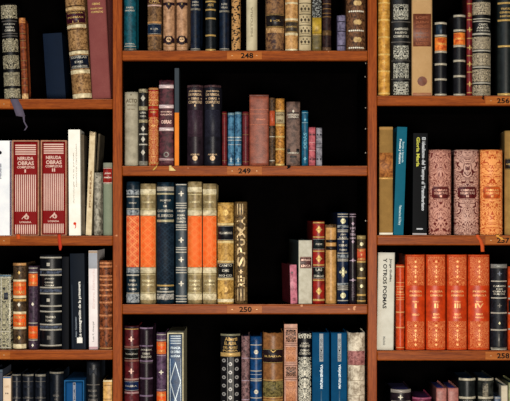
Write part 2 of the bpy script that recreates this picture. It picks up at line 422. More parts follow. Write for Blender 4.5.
bk(g, 93.6, 101, 171.5, BA, M('mottle', (176, 170, 154), (120, 114, 100), .6), 'short tattered grey pamphlet left of the green book', [('o', 177, .6, blackL, .4)], rnd=.4, worn=.003, tilt=.3, D=.028)
sage = M('cloth', (146, 154, 132), (132, 142, 120))
bk(g, 103, 112, 162, BA, sage, 'short sage green book with a red title label beside the upright', [
    ('b', 162.2, 167, M('cloth', (150, 152, 134))), ('lab', 167, 182.5, redL, ['', 'JUAN', 'RAMÓN', ''], ivory), ('l', [183], silver, .7)], rnd=.25)

# LEFT BAY, third shelf
g = 'books on the third shelf of the left bay'
BA = 348.6
bk(g, -3, 11, 274, BA, M('brocade', (40, 44, 50), (204, 196, 160), 1.1, None, .48), 'ornate cream and slate patterned book at the left end of the third shelf', [
    ('b', 274.2, 276, M('leather', (90, 120, 140))), ('b', 292, 299, navyL, .5, .8), ('l', [277, 331, 347], silver, .8), ('vl', [.3, .93], 276, 348, silver, .7)], rnd=.1, D=.11)
def orangelab(y0, y1, lines): return ('lab', y0, y1, orangeL, lines, gold)
bk(g, 12.4, 25.6, 262.3, BA, M('mottle', (104, 82, 58), (62, 46, 36)), 'mottled brown book with two broad orange labels on the third left shelf', [
    ('b', 262.5, 265, tanL), ('d', 272, 2, gold), ('b', 279, 281, cream), orangelab(281, 295, ['QUEVEDO', 'OBRAS']), ('b', 295, 297.5, cream), ('r', 299.5, 2.5, goldM), ('d', 304, 2.2, ivory), ('b', 311, 313.4, cream),
    orangelab(313.4, 326.4, ['PROSA', 'TOMO I']), ('b', 326.4, 328.6, cream), ('d', 337, 2.2, gold), ('b', 343.5, 348, cream)], rnd=.35)
bk(g, 28, 37.4, 265.4, BA, M('mottle', (92, 72, 92), (60, 46, 64)), 'slim purple book with two small orange labels on the third left shelf', [
    ('l', [267.5, 271.8, 322.5, 339.5], silver, 1), orangelab(273, 285.5, ['LOPE', 'DE VEGA']), ('d', 303.5, 2, ivory), orangelab(325.5, 338.4, ['', 'TEATRO', '']), ('d', 344.6, 1.8, ivory)], rnd=.35)
dd = [('r', y, 1.6, silver) for y in (257, 269, 274.5, 287, 293, 305.5, 311, 324, 329.3, 345)] + [('p', y0, y1, M('mottle', (96, 106, 128), (30, 34, 46))) for y0, y1 in ((270.2, 273.2), (288.3, 291.6), (325.3, 328))]
dd += [('s', 263.8, 1.6, silver, .42), ('t', 277.5, 279, 'JACINTO', silver, .25, .68), ('t', 281, 282.6, 'OBRAS', silver, .25, .65), ('t', 284, 285.6, 'VARIAS', silver, .25, .68),
       ('s', 299.5, 1.6, silver, .42), ('t', 315.4, 317.6, 'TEATRO', silver, .28, .75), ('t', 319, 321, 'TOMO', silver, .28, .6), ('s', 337, 1.9, dim, .45)]
bk(g, 39, 61, 254, BA, M('leather', (18, 23, 32), (10, 12, 18)), 'wide black book with doubled silver raised bands on the third left shelf', dd, rnd=.3)
bk(g, 62, 68.8, 256, BA, M('plain', (10, 15, 28)), 'plain blue-black book between the silver banded volume and the navy paperback', [], rnd=.1)
bk(g, 71.5, 86, 253, BA, M('plain', (22, 34, 50), None, 1), 'dark navy paperback lettered vertically in white on the third left shelf', [
    ('v', 281, 337, 'La consagración de la primavera', white, .52, .76, 1), ('v', 316, 337, 'Alejo Carpentier', M('plain', (150, 160, 170)), .28, .42, 1),
    ('s', 339.8, 2.7, white, .58), ('t', 338, 341.4, 'XXI', M('plain', (22, 34, 50)), .46, .7), ('vl', [.1, .92], 284, 347, M('plain', (70, 80, 92)), .5)], rnd=.08, tilt=-1.8)
bk(g, 89, 97.8, 250, BA, M('paper', (232, 226, 224), (218, 208, 208)), 'slim white paperback with a grey head band beside the gilt brown book', [
    ('b', 250.2, 252.5, M('plain', (180, 160, 140))), ('b', 252.5, 268, M('plain', (172, 176, 184))), ('v', 268, 308, 'Breve historia', M('plain', (224, 208, 206)), .4, .7, 1),
    ('v', 321, 341, 'Luis F. Granjel', M('plain', (170, 168, 168)), .4, .66, 1), ('b', 346, 348.4, M('plain', (196, 160, 165)))], rnd=.08, tilt=-.6)
dd = [('r', y, 2, M('leather', (214, 150, 104), (150, 84, 48))) for y in (262.5, 266, 275.5, 279, 284.5, 289.5, 295, 302, 315, 328)] + [('b', 347, 348.3, tanL)]
bk(g, 99, 111.8, 260, BA, M('mottle', (150, 84, 48), (74, 40, 26)), 'marbled rust brown book with many gilt ribs beside the upright on the third left shelf', dd, rnd=.35)

# LEFT BAY, bottom shelf
g = 'books on the lowest shelf of the left bay'
BA = 472
bk(g, -8, 2.5, 369, BA, M('plain', (90, 96, 112)), 'grey-blue book mostly cut off at the bottom left corner of the photo', [('b', 369.2, 372, M('leather', (60, 90, 110)))], rnd=.1, pages=(90, 110, 140))
bk(g, 3, 10.8, 376, BA, M('paper', (226, 206, 182), (214, 190, 160)), 'slim cream book with a bright blue head at the bottom left', [
    ('b', 376.2, 377.6, M('plain', (50, 110, 160))), ('t', 385, 387, 'CANTO', M('plain', (190, 160, 130)), .2, .8), ('t', 392, 393.4, 'II', M('plain', (120, 100, 90)), .3, .7)], rnd=.15, pages=(50, 110, 160))
for i, (a, b_, tp, w_) in enumerate(((11.6, 20.4, 373.5, 'cream book'), (22, 33, 373.5, 'darkest slim volume'), (34.6, 45.4, 373.5, 'wider navy gap'))):
    lab = ['slim blue-black volume directly right of the slim cream book', 'blue-black volume in the middle of the three alike at the bottom left', 'blue-black volume with a worn pale head, rightmost of the three alike'][i]
    bk(g, a, b_, tp, BA, M('leather', (34, 42, 58), (16, 20, 30)), lab, [('b', tp + .3, tp + 1.7 + i * .4, capw), ('l', [381, 397.6], dim, .6), ('t', 385, 387, 'DICCIONARIO', M('plain', (62, 68, 84)), .18, .85),
        ('t', 396, 397.4, 'TOMO', dim, .25, .75), ('t', 399, 401, 'I' * (i + 1), dim, .4, .6)], rnd=.35, worn=.001, pages=(70, 92, 120))
bk(g, 49, 63, 371.2, BA, M('leather', (22, 34, 50), (10, 15, 24)), 'wide blue-black volume just left of the bright blue slipcase', [('b', 371.5, 373.2, capw), ('t', 394, 396, 'HISTORIA', dim, .28, .72), ('t', 398, 399.4, 'DE', dim, .4, .6)], rnd=.35, worn=.0012, pages=(60, 90, 105))
slipcase('blue slipcases', 64, 84.2, 379.5, BA, (30, 104, 158), 'bright blue slipcase on the lowest left shelf', D=.14)
bk(g, 66, 82.2, 381.8, BA - .9, M('plain', (16, 84, 140), (12, 60, 110)), 'blue book with a grey paper strip inside the slipcase at lower left', [
    ('b', 382, 440, M('paper', (170, 172, 178), (120, 130, 150)), .43, .6), ('v', 388, 436, 'OBRA POÉTICA', M('plain', (30, 60, 100)), .46, .57, 1), ('o', 383.5, 1, navyL, .515)], rnd=.08, dep=.001, D=.12)
bk(g, 86, 99.6, 361, BA, M('leather', (30, 36, 46), (15, 18, 25)), 'tall black book rising above the blue slipcase on the lowest left shelf', [
    ('l', [384.3], dim, .9), ('s', 371, 3.6, M('mottle', (52, 58, 70), (26, 30, 38))), ('t', 389, 391.2, 'BALTASAR', dim, .15, .8), ('t', 393.6, 396, 'GRACIÁN', dim, .2, .8), ('t', 398.2, 401, 'OBRAS', dim, .15, .85)], rnd=.3, pages=(50, 60, 80))
bk(g, 103, 112, 379.5, BA, M('leather', (214, 172, 104), (180, 132, 70)), 'tan book with a navy head tucked against the upright at the lower left', [('l', [384.6, 398.5], M('plain', (110, 76, 44)), .5), ('b', 379.7, 381.2, cream)], rnd=.2, pages=(34, 44, 90))

# ================================================================== CENTRE BAY, shelf 248
g = 'books on the centre shelf numbered 248'
BA = 50.3
teal = M('leather', (18, 100, 116), (8, 58, 70))
bk(g, 123.6, 136, -60, BA, teal, 'teal book with silver lettering at the left end of shelf 248', [
    ('t', 5.6, 7.8, 'PARÍS', silver, .2, .8), ('t', 9, 10.6, 'MADRID', silver, .12, .88), ('t', 42.4, 43.8, 'EDITORIAL', silver, .1, .9), ('l', [45.4, 49], silver, .9), ('p', 47.4, 49.6, capw)], rnd=.3, D=.06)
bk(g, 147.3, 161.2, -65, BA, brownM, 'mottled brown book with a small blue label on shelf 248', [
    ('lab', -9, 3.6, burg, ['CÓDIGO', 'CIVIL'], gold), ('r', 4.6, 1.6, pinkline), ('r', 21.5, 2.2, tanL), ('lab', 22.7, 33.6, M('leather', (28, 52, 80), (18, 36, 58)), ['', '1-2', ''], silver), ('r', 34.6, 1.8, tanL)], rnd=.35)
for x0, x1, lab in ((163, 175, 'left of the two tan books with dark oval medallions on shelf 248'), (176.3, 188, 'right of the two tan books with dark oval medallions on shelf 248')):
    pm = M('leather', (54, 26, 44), (36, 18, 30)); tn = M('leather', (196, 154, 118), (160, 118, 86))
    bk(g, x0, x1 - .6, -55, BA, tn, lab, [
        ('b', 1.5, 4.5, pm), ('d', 5, 4.2, pm), ('t', 2, 4.4, 'I', gold, .45, .55), ('b', 37.2, 42.2, pm), ('o', 39.6, 4.6, pm), ('d', 38.5, 3.6, pm, .24), ('d', 38.5, 3.6, pm, .76), ('o', 38.8, 2.7, M('mottle', (214, 180, 140), (150, 110, 80))),
        ('b', 42.6, 44, tn), ('l', [42.3, 45.5], dgold, .6)], rnd=.4)
for x0, x1, lab, sub, words in ((190.3, 200.2, 'dark navy book with silver lettering standing left of the gold banded one, shelf 248', 8, ('DON', 'QUIJOTE')), (219.3, 229.2, 'dark navy book with silver lettering standing beside the spotted tan one', 10, ('LUIS', 'VÉLEZ'))):
    bk(g, x0, x1, -50, BA, M('leather', (20, 40, 66), (12, 22, 38)), lab, [
        ('t', sub - 7.6, sub - 5.6, words[0], silver, .2, .8), ('t', sub - 4.4, sub - 2.4, words[1], silver, .15, .85), ('b', sub - .6, sub + 1.4, capw), ('l', [48], silver, .6), ('b', 48.8, 50.2, capw)], rnd=.4)
bk(g, 205.3, 215.8, -52, BA, M('leather', (34, 42, 48), (20, 26, 30)), 'charcoal book with five gold bands on shelf 248', [('r', y, 1.8, gold) for y in (.6, 8.9, 17.6, 34.6)] + [('b', 48.2, 50.2, gold), ('t', 3, 5.5, 'ARTE', gold, .2, .8)], rnd=.4)
bk(g, 231.5, 240.3, -45, BA, M('spots', (190, 146, 92), (40, 30, 24)), 'tan book spotted black like a leopard above the number plate 248', [], rnd=.35)
bk(g, 246.3, 257.3, -56, BA, M('paper', (206, 196, 166), (180, 168, 136)), 'pale cream vellum book with faint vertical lettering on shelf 248', [('v', 6, 36, 'HISTORIA', M('plain', (160, 150, 124)), .38, .6, 1)], rnd=.35)
bk(g, 266, 284.4, -62, BA, M('mottle', (150, 112, 74), (84, 58, 56), .6), 'wide marbled brown book with a black label marked 1-2 on shelf 248', [
    ('lab', 13.5, 26.3, M('leather', (40, 30, 34), (24, 18, 22)), ['', '1-2', ''], gold), ('b', 27, 32, M('mottle', (196, 158, 108), (160, 120, 78))), ('l', [12.5, 26.6], dgold, .6)], rnd=.35)
bk(g, 285.3, 298, -58, BA, M('leather', (208, 164, 106), (168, 120, 68)), 'honey tan book with a grey-brown label on shelf 248', [
    ('r', 2.2, 2, cream), ('r', 18.5, 2.2, cream), ('lab', 20.4, 31.6, M('leather', (92, 80, 66), (66, 56, 46)), ['', 'ENSAYOS', ''], gold), ('r', 33.2, 2.8, cream), ('b', 48, 50, cream)], rnd=.4)
dd = []
for y in (-6, 7, 18, 29, 40):
    dd += [('d', y + 1.2, 1.9, M('plain', (84, 74, 58)), f) for f in (.2, .5, .8)] + [('d', y - 1.6, 1.2, M('plain', (110, 98, 78)), f) for f in (.35, .65)] + [('l', [y + 3.6], M('plain', (120, 108, 84)), .6, .15, .85)]
    dd += [('l', [y - 4.6], M('plain', (90, 80, 62)), .8)]
bk(g, 299, 311.3, -54, BA, M('paper', (200, 184, 148), (160, 144, 110)), 'cream book with a column of dark fan motifs on shelf 248', dd, rnd=.3)
bk(g, 312.3, 321.5, -54, BA, M('leather', (122, 106, 56), (92, 80, 42)), 'olive book with a yellow label under grey feathering on shelf 248', [
    ('b', -40, 16.6, M('spots', (50, 50, 48), (150, 154, 150), 1.6)), ('lab', 17, 33, M('leather', (190, 158, 50), (150, 120, 40)), [], gold), ('l', [34], gold, .8)], rnd=.2)
bk(g, 322.6, 331.4, -50, BA, M('mottle', (74, 48, 46), (40, 26, 26)), 'dark brown slim book with gilt rings right of the olive one', [('l', [3, 8, 12.5, 16], dgold, .8), ('b', 29.6, 34.6, M('gilt', (120, 92, 58))), ('b', 46.5, 49.8, M('gilt', (120, 92, 70)))], rnd=.4)
bk(g, 337.3, 345.8, 14, BA, M('mottle', (132, 126, 152), (92, 86, 112), .5), 'small worn lavender book between two brown ones on shelf 248', [('l', [21, 30.5, 45], M('plain', (40, 34, 44)), 1)], rnd=.3, worn=.003)
dd = []
for y in (2.3, 21.4, 39): dd += [('o', y, 2.6, M('leather', (206, 176, 122), (170, 136, 84)), .48), ('o', y, 2.6, M('leather', (206, 176, 122), (170, 136, 84)), .64)]
for y in (10.5, 29.8, 47): dd += [('star', y, 1.2, ivory, f) for f in (.15, .25, .35, .45, .55, .65, .75, .85)] + [('l', [y], dgold, .6)]
bk(g, 346.6, 366.2, -62, BA, M('mottle', (132, 92, 62), (62, 42, 32)), 'wide brown book with pale oval medallions at the right end of shelf 248', dd, rnd=.35, worn=.0008)

# CENTRE BAY, shelf 249
g = 'books on the centre shelf numbered 249'
BA = 165.2
bk(g, 124.3, 137.8, 91, BA, M('paper', (186, 178, 156), (140, 132, 112), 1.4), 'worn grey parchment book at the left end of shelf 249', [
    ('d', 94, 1, M('plain', (90, 80, 64))), ('t', 98, 102, 'ACTO', M('plain', (120, 108, 88)), .1, .95), ('t', 103.4, 105.2, 'ESPAÑOL', M('plain', (130, 118, 98)), .2, .85), ('t', 108, 109.2, 'TOMO PRIMERO', M('plain', (140, 128, 108)), .2, .8)], rnd=.3, worn=.0015)
dd = [('b', 88.2, 92, M('mottle', (170, 160, 130), (110, 100, 80))), ('d', 97.6, 3.2, silver), ('b', 105.5, 109.6, M('gilt', (170, 160, 128))), ('t', 111, 113, 'LIRA', silver, .15, .85), ('t', 114.6, 116.4, 'NUEVA', silver, .15, .85),
      ('b', 118.8, 122, M('gilt', (170, 160, 128))), ('d', 128, 3, silver), ('l', [133.5], silver, 1.4), ('d', 138.6, 3, silver), ('l', [143.8], silver, 1.4), ('d', 151.8, 3, silver), ('b', 160.4, 164.8, capw)]
bk(g, 138.6, 147.4, 88, BA, M('leather', (44, 40, 38), (24, 22, 22)), 'slim black book with cream diamonds and bands on shelf 249', dd, rnd=.3)
bk(g, 148.4, 158.2, 87, BA, M('brocade', (168, 46, 28), (226, 180, 112), 1.3, None, .36), 'slim red book covered in gilt scrollwork on shelf 249', [
    ('l', [88.4, 104.6, 108.6, 162.4], gold, .8), ('b', 105.2, 116.2, M('leather', (176, 44, 26), (150, 36, 22))), ('t', 110, 112.4, 'DARÍO', gold, .2, .8), ('b', 88.8, 90.4, redL)], rnd=.3,
   ribbon=([(157, 164.6, .004, .5), (156.5, 165.4, -.0095, .5), (155.2, 167, -.0115, 1), (153.2, 169.5, -.0115, .6)], (206, 170, 92), 2.4))
bm_ = M('mottle', (104, 50, 60), (66, 30, 40), .6)
bk(g, 159, 173.6, 79, BA, bm_, 'worn burgundy book with silver bands reading OBRAS on shelf 249', [
    ('b', 84, 87.6, M('gilt', (206, 186, 184))), ('b', 104, 107.6, M('gilt', (206, 186, 184))), ('t', 110.2, 111.8, 'BENITO PÉREZ', pinkline, .12, .88), ('t', 112.8, 114.6, 'GALDÓS', pinkline, .1, .9),
    ('t', 119.4, 123, 'OBRAS', pinkline, .14, .86), ('b', 126.8, 130.2, M('gilt', (206, 186, 184))), ('o', 153.8, 2.8, dim), ('o', 153.8, 1.6, bm_), ('b', 157.4, 160, M('gilt', (170, 140, 140)))], rnd=.2, worn=.003,
   ribbon=([(170, 164.4, .004, .5), (170.3, 165.4, -.0095, .6), (171.3, 167.5, -.0118, 1.1), (172.6, 170, -.0115, 1.7)], (236, 208, 140), 4))
bk(g, 174.6, 179, 67.5, BA, M('plain', (74, 84, 92)), 'thin tall book, grey above and orange below, on shelf 249', [('b', 112, 165, M('plain', (226, 134, 50)))], rnd=.03, D=.05)
for x0, x1, col, lab, num in ((186.8, 203.2, (60, 42, 54), 'dark plum volume with gold lettering, left of the matching pair on shelf 249', 'I'), (204, 221, (40, 40, 54), 'blue-black volume with gold lettering, right of the matching pair on shelf 249', 'II')):
    vm = M('leather', col, tuple(int(v * .66) for v in col))
    vd = M('brocade', col, tuple(int(v * 1.35) for v in col), .8, None, .4)
    gl = M('gilt', (214, 186, 150))
    bk(g, x0, x1, 84, BA, vm, lab, [('b', 84.3, 86.4, M('mottle', (100, 70, 72), (50, 36, 44))), ('t', 89.2, 91.6, 'JOSÉ MARÍA', gl, .1, .9), ('t', 92.6, 95, 'DE PEREDA', gl, .1, .9), ('t', 96.6, 99, 'OBRAS', gl, .25, .75),
        ('t', 100, 102.8, 'COMPLETAS', gl, .08, .92), ('d', 97.8, .8, gl, .12), ('d', 97.8, .8, gl, .88), ('t', 103.8, 105.8, num, gl, .46, .54), ('b', 109, 136, vd, .06, .94), ('t', 153, 154.6, 'AGUILAR', gl, .22, .78), ('o', 157.4, 2.6, gl)], rnd=.4)
bk(g, 222, 226.8, 111, BA, M('leather', (128, 34, 36), (96, 26, 28)), 'small thin dark red book left of the two little blue ones', [('l', [113, 160], dgold, .5)], rnd=.35)
bl = M('mottle', (84, 136, 166), (46, 92, 128), .6)
for x0, x1, tp, lab in ((227.8, 234.3, 112, 'left of the two small light blue books on shelf 249'), (234.8, 241.4, 111.2, 'right of the two small light blue books on shelf 249')):
    bk(g, x0, x1, tp, BA, bl, lab, [('b', tp + .2, tp + 2.4, M('leather', (120, 150, 160))), ('b', 136, 137.4, M('gilt', (190, 200, 200))), ('b', 139, 140, M('gilt', (190, 200, 200))), ('l', [144, 163.6], M('gilt', (190, 200, 200)), .7), ('q', 158.6, 1.9, M('gilt', (180, 196, 200))), ('q', 160.5, 1.4, M('gilt', (180, 196, 200)))], rnd=.4)
bk(g, 242.4, 248.8, 111, BA, M('leather', (120, 40, 46), (92, 30, 36)), 'small thin maroon book between the little blue ones and the wide rust one', [('l', [113.4, 134, 161], dgold, .5)], rnd=.35)
rl = M('leather', (154, 84, 62), (128, 66, 48), .7)
bk(g, 249.4, 268.8, 94, BA, rl, 'wide plain rust leather book rising above its neighbours on shelf 249', [('l', [109, 113.2, 124], M('gilt', (206, 130, 100)), .5), ('t', 118, 119.4, 'CERVANTES', M('gilt', (206, 130, 100)), .35, .82), ('b', 94.2, 95.6, M('leather', (120, 66, 52)))], rnd=.12)
bk(g, 269.4, 274.9, 97, BA, M('mottle', (112, 84, 58), (58, 44, 34)), 'slim speckled brown book with an orange label on shelf 249', [('lab', 110, 125, M('leather', (190, 88, 50), (156, 66, 36)), [], gold), ('l', [136, 160], silver, 1)], rnd=.3)
dg = M('gilt', (224, 190, 120))
bk(g, 275.5, 284.6, 97.5, BA, M('mottle', (196, 140, 66), (138, 88, 36)), 'golden brown book with a pale label and raised bands on shelf 249', [
    ('lab', 111, 123, M('paper', (190, 176, 140), (150, 130, 96)), ['SOFÍA', 'OBRA'], M('plain', (110, 84, 56))), ('r', 110, 1.8, dg), ('r', 124.5, 2, dg), ('r', 136, 2, dg), ('r', 148.5, 2, dg), ('b', 163, 165, dg)], rnd=.35, worn=.001)
bl2 = M('leather', (34, 26, 26))
bk(g, 286.4, 300.2, 101, BA, M('mottle', (130, 104, 92), (98, 78, 70), .5), 'grey-brown book with dark scroll ornaments on shelf 249', [
    ('d', 110.5, 1.6, silver), ('b', 111.6, 112.8, bl2, .1, .9), ('t', 113.2, 115, 'HISTORIA', silver, .08, .92), ('t', 115.6, 117.2, 'ANTIGUA', silver, .12, .9), ('b', 117.8, 118.8, bl2, .25, .75), ('b', 148, 153, bl2, .05, .28), ('b', 148, 153, bl2, .72, .95),
    ('t', 151.4, 153, 'BARCELONA', silver, .08, .92), ('b', 155, 157, bl2, .25, .75)], rnd=.2,
   ribbon=([(289, 164.6, .004, 1), (289, 165.4, -.0095, 1), (289, 166.8, -.0105, .8), (287.2, 168, -.0105, .5)], (30, 22, 24), 3.4))
bk(g, 301.8, 308.2, 110, BA, M('leather', (24, 104, 136), (14, 74, 102)), 'slim teal blue book beside the pink one on shelf 249', [('l', [112, 122], M('gilt', (150, 190, 200)), .6), ('v', 132, 148, 'ODAS', M('gilt', (110, 170, 190)), .25, .8, 1), ('star', 119, 1.5, M('gilt', (120, 180, 200))), ('q', 158, 2, M('gilt', (120, 180, 200)))], rnd=.25)
bk(g, 308.8, 315.4, 126.5, BA, M('mottle', (186, 96, 104), (150, 66, 78), .5), 'small rose pink book on shelf 249', [('l', [142, 150], M('gilt', (226, 170, 170)), .6)] + [('s', y, .8, burgL, f) for y in (134, 158.5) for f in (.22, .78)], rnd=.2, worn=.001)
bk(g, 316.2, 322, 127, BA, M('mottle', (150, 148, 156), (110, 108, 118), .5), 'small lavender grey book at the right end of the row on shelf 249', [('l', [143, 147], M('plain', (90, 90, 98)), .6)] + [('s', y, .8, navyL, f) for y in (134, 158.5) for f in (.22, .78)], rnd=.2, worn=.001)
# CENTRE BAY, shelf 250
g = 'books on the centre shelf numbered 250'
BA = 303.2
lat = M('lattice', (236, 98, 26), (246, 160, 98), 1.3, None, .62)
latr = M('lattice', (218, 66, 24), (250, 180, 120), 1.3, None, .85)
tanc = M('leather', (170, 150, 108), (130, 114, 78)); ghost = M('leather', (224, 212, 178), (184, 170, 134))
worng = M('mottle', (170, 176, 178), (60, 76, 92), 1.2)
nl = M('leather', (24, 56, 74), (14, 34, 48))
bk(g, 126, 139, 181, BA, nl, 'navy and cream book with a scratched red-orange lattice panel, leftmost on shelf 250', [
    ('b', 189, 194, worng), ('l', [196], silver, 1.6), ('t', 201.4, 203, 'SIGLO', silver, .2, .8), ('l', [208.2], silver, 1.2), ('b', 209.2, 214.6, worng), ('b', 215, 266.5, latr), ('b', 267, 272.4, worng), ('l', [274.5], silver, 1.6),
    ('t', 278.4, 280.8, 'POESÍA', silver, .25, .75), ('t', 283, 285.2, 'PLATEADA', silver, .14, .86), ('t', 287.4, 289.6, 'TOMO', silver, .2, .8), ('l', [292.6], silver, 1), ('b', 293.4, 302, worng)], rnd=.35)
def orange(x0, x1, top, lab, l1, l2):
    bk(g, x0, x1, top, BA, tanc, lab, [
        ('b', top + 5.4, top + 10.4, ghost), ('l', [193.8], M('gilt', (220, 206, 160)), 1), ('t', 200.4, 202.2, l1[0], M('gilt', (226, 214, 172)), .14, .86), ('l', [208.4], M('gilt', (220, 206, 160)), 1),
        ('b', 209.6, 214.8, ghost), ('b', 215.2, 266.6, lat), ('b', 267, 272.6, ghost), ('l', [274], M('gilt', (220, 206, 160)), .8)] +
       [('t', 279 + 4 * i, 281.2 + 4 * i, s, M('gilt', (226, 214, 172)), .12, .88) for i, s in enumerate(l2)] + [('l', [292], M('gilt', (220, 206, 160)), .8), ('b', 293, 299.4, ghost)], rnd=.35)
orange(140, 155.4, 183, 'tan book with a bright orange lattice panel between two dark navy books', ['VALLE-INCLÁN'], ['FEMENINAS', 'EPITALAMIO'])
bd = M('lattice', (22, 42, 60), (52, 76, 96), .9, None, .5)
bk(g, 156.4, 173.6, 181.5, BA, nl, 'wide dark navy book embossed with chevrons on shelf 250', [
    ('b', 186, 190.4, M('gilt', (190, 184, 170))), ('b', 192.2, 194, M('gilt', (196, 186, 150))), ('t', 198.8, 200.6, 'BALLADOLID', silver, .2, .84), ('d', 202, .8, silver), ('t', 204.6, 206.4, 'DE', silver, .4, .6),
    ('t', 208.4, 211.4, 'CASTAÑEDA', silver, .04, .96), ('t', 213.6, 216.4, 'EL SERVICIO', silver, .06, .96), ('b', 219, 221.4, M('gilt', (196, 186, 150))), ('b', 223, 283, bd), ('b', 284.2, 285.8, gold), ('t', 287.4, 289, 'MADRID', silver, .2, .7), ('b', 290.4, 292, silver),
    ('b', 293.4, 299, M('mottle', (190, 186, 176), (90, 96, 104)))], rnd=.4)
dd = [('q', y, 3.0, silver) for y in (193, 239.4, 259, 283)]
dd += [('l', [y], silver, 1.1) for y in (184, 202.6, 204.8, 207.2, 224.4, 226.6, 229, 247, 249, 251.6, 267, 269.4, 272, 295.4, 298.4, 301)]
dd += [('t', 209.4, 211.2, 'CIRLOT', silver, .12, .88), ('t', 213.4, 215.6, 'POESÍA', silver, .15, .85), ('t', 216.8, 218.8, 'SELECTA', silver, .1, .9), ('t', 220, 222, 'COMPLETA', silver, .08, .92)]
bk(g, 175.6, 186.8, 182.8, BA, steel, 'slate blue book with four silver quatrefoils on shelf 250', dd, rnd=.2)
orange(187.4, 201.8, 181, 'tan and orange lattice book just right of the slate blue one', ['GUADALUPE'], ['MEMORIAS', 'COMPLETAS', 'Y CUENTOS'])
orange(202.6, 216.4, 183, 'tan and orange lattice book just left of the ochre one', ['DOS CUENTOS'], ['LA TIERRA', 'AJENA'])
och = M('mottle', (206, 166, 92), (164, 122, 56), .6)
bk(g, 217.4, 233.6, 202, BA, och, 'ochre leather book with two black title labels on shelf 250', [
    ('l', [204], gold, .8), ('o', 212, 3, M('gilt', (214, 180, 110))), ('r', 223.6, 2.4, M('leather', (226, 206, 150), (190, 160, 100))), ('lab', 224.9, 239.8, M('leather', (24, 32, 46), (14, 18, 28)), ['', 'VILLASANDINO', ''], silver),
    ('r', 241.4, 2.6, M('leather', (226, 206, 150), (190, 160, 100))), ('r', 261, 2, M('leather', (226, 206, 150), (190, 160, 100))), ('lab', 262.4, 277.4, M('leather', (20, 24, 32), (12, 14, 20)), ['CANTO', 'DE', 'MIO CID'], silver),
    ('r', 278.6, 2, M('leather', (226, 206, 150), (190, 160, 100))), ('o', 289, 2.6, M('gilt', (200, 164, 96))), ('b', 298.4, 301.6, cream)], rnd=.3)
lt = M('gilt', (222, 196, 150))
dd = [('v', y0, y1, ch, lt, .2, .85, 1) for y0, y1, ch in ((216, 225, 'A'), (226, 237, 'M'), (238, 245, 'U'), (246.5, 254, 'P'), (256, 266, 'S'))]
dd += [('vl', [.25, .45, .65], 203, 214, lt, .9), ('vl', [.25, .5, .75], 288, 300, lt, .8), ('q', 271, 2.4, lt), ('v', 275, 286, 'REF', lt, .25, .8, 1)]
bk(g, 234.6, 247.4, 201.2, BA, M('mottle', (122, 96, 58), (76, 58, 38)), 'brown book with tall cream letters running up the spine, standing above the plate 250', dd, rnd=.25, tilt=-.3)
bk(g, 290.6, 297.6, 264, BA, M('leather', (104, 22, 36), (84, 16, 28)), 'small pink book with a dark red side on shelf 250', [('b', 264.2, 303, M('leather', (206, 130, 146), (166, 84, 104))), ('o', 272, 1, burgL, .3), ('s', 299, 1.6, M('leather', (150, 60, 84)), .5)], rnd=.15, D=.1, rz=.14, tilt=-1)
gw = M('paper', (206, 202, 186), (176, 170, 150), 2)
bk(g, 298.6, 312.2, 239.5, BA, M('cloth', (84, 94, 88), (70, 80, 76)), 'off-white cloth book with a dark red title label on shelf 250', [('b', 239.7, 303, gw), 
    ('lab', 256, 267.8, M('leather', (96, 40, 38), (70, 28, 28)), ['ANTOLOGÍA', 'LÍRICA'], pinkline, .1, .96)], rnd=.12, D=.125, rz=.13)
def redorn(y): return [('q', y, 3.4, gold), ('d', y, 4.2, gold)]
bk(g, 313, 325, 220.5, BA, redL, 'bright red book with two dark labels and gold flowers on shelf 250', [
    ('l', [222, 236.4, 250.6, 264.4, 279.6], gold, 1.4)] + redorn(229) + redorn(258) + redorn(290.5) + [('lab', 238, 249, M('leather', (20, 38, 42), (10, 20, 24)), ['', 'POE', ''], silver), ('lab', 266, 278.2, M('leather', (20, 28, 34), (10, 16, 20)), ['LAS', 'FÁBULAS'], silver), ('b', 298.4, 300.4, gold)],
   rnd=.3, rz=.065, D=.12)
tb = M('leather', (206, 160, 98), (172, 126, 66), .7)
bk(g, 326, 336.8, 224, BA, tb, 'light tan leather book with thin black label lines between the red and navy books', [
    ('b', 224.2, 227, M('mottle', (120, 92, 60), (70, 50, 36))), ('lab', 239, 242, M('leather', (44, 30, 28)), [], gold), ('lab', 245.6, 249.4, M('leather', (44, 30, 28)), [], gold)], rnd=.35, worn=.002, D=.11, rz=.06)
nb = M('leather', (22, 46, 84), (12, 26, 52)); sg = M('gilt', (214, 208, 170))
bk(g, 337.6, 348.8, 211.8, BA, nb, 'navy blue book with a gold diamond and silver tooling on shelf 250', [
    ('l', [213.5, 216, 229.4, 231, 238.4, 252.6, 258.6, 260.2, 285.4, 287.4, 289, 300], silver, 1), ('o', 220.4, 2.6, sg), ('b', 224.5, 227, worng), ('b', 254, 257, worng), ('b', 282.4, 284.4, worng), ('t', 233, 235, 'JUAN', silver, .25, .75), ('t', 236, 238, 'RULFO', silver, .15, .85), ('d', 241.2, 1, silver),
    ('t', 243.6, 245.8, 'OBRAS', silver, .12, .88), ('t', 248.4, 250.2, 'TOMO', silver, .15, .85), ('d', 271.5, 5.6, sg), ('q', 271.5, 3.2, sg), ('o', 294.8, 2.8, sg)], rnd=.35, D=.14, rz=.055)
pl = M('leather', (44, 30, 44), (26, 18, 28)); ps = M('gilt', (190, 170, 184))
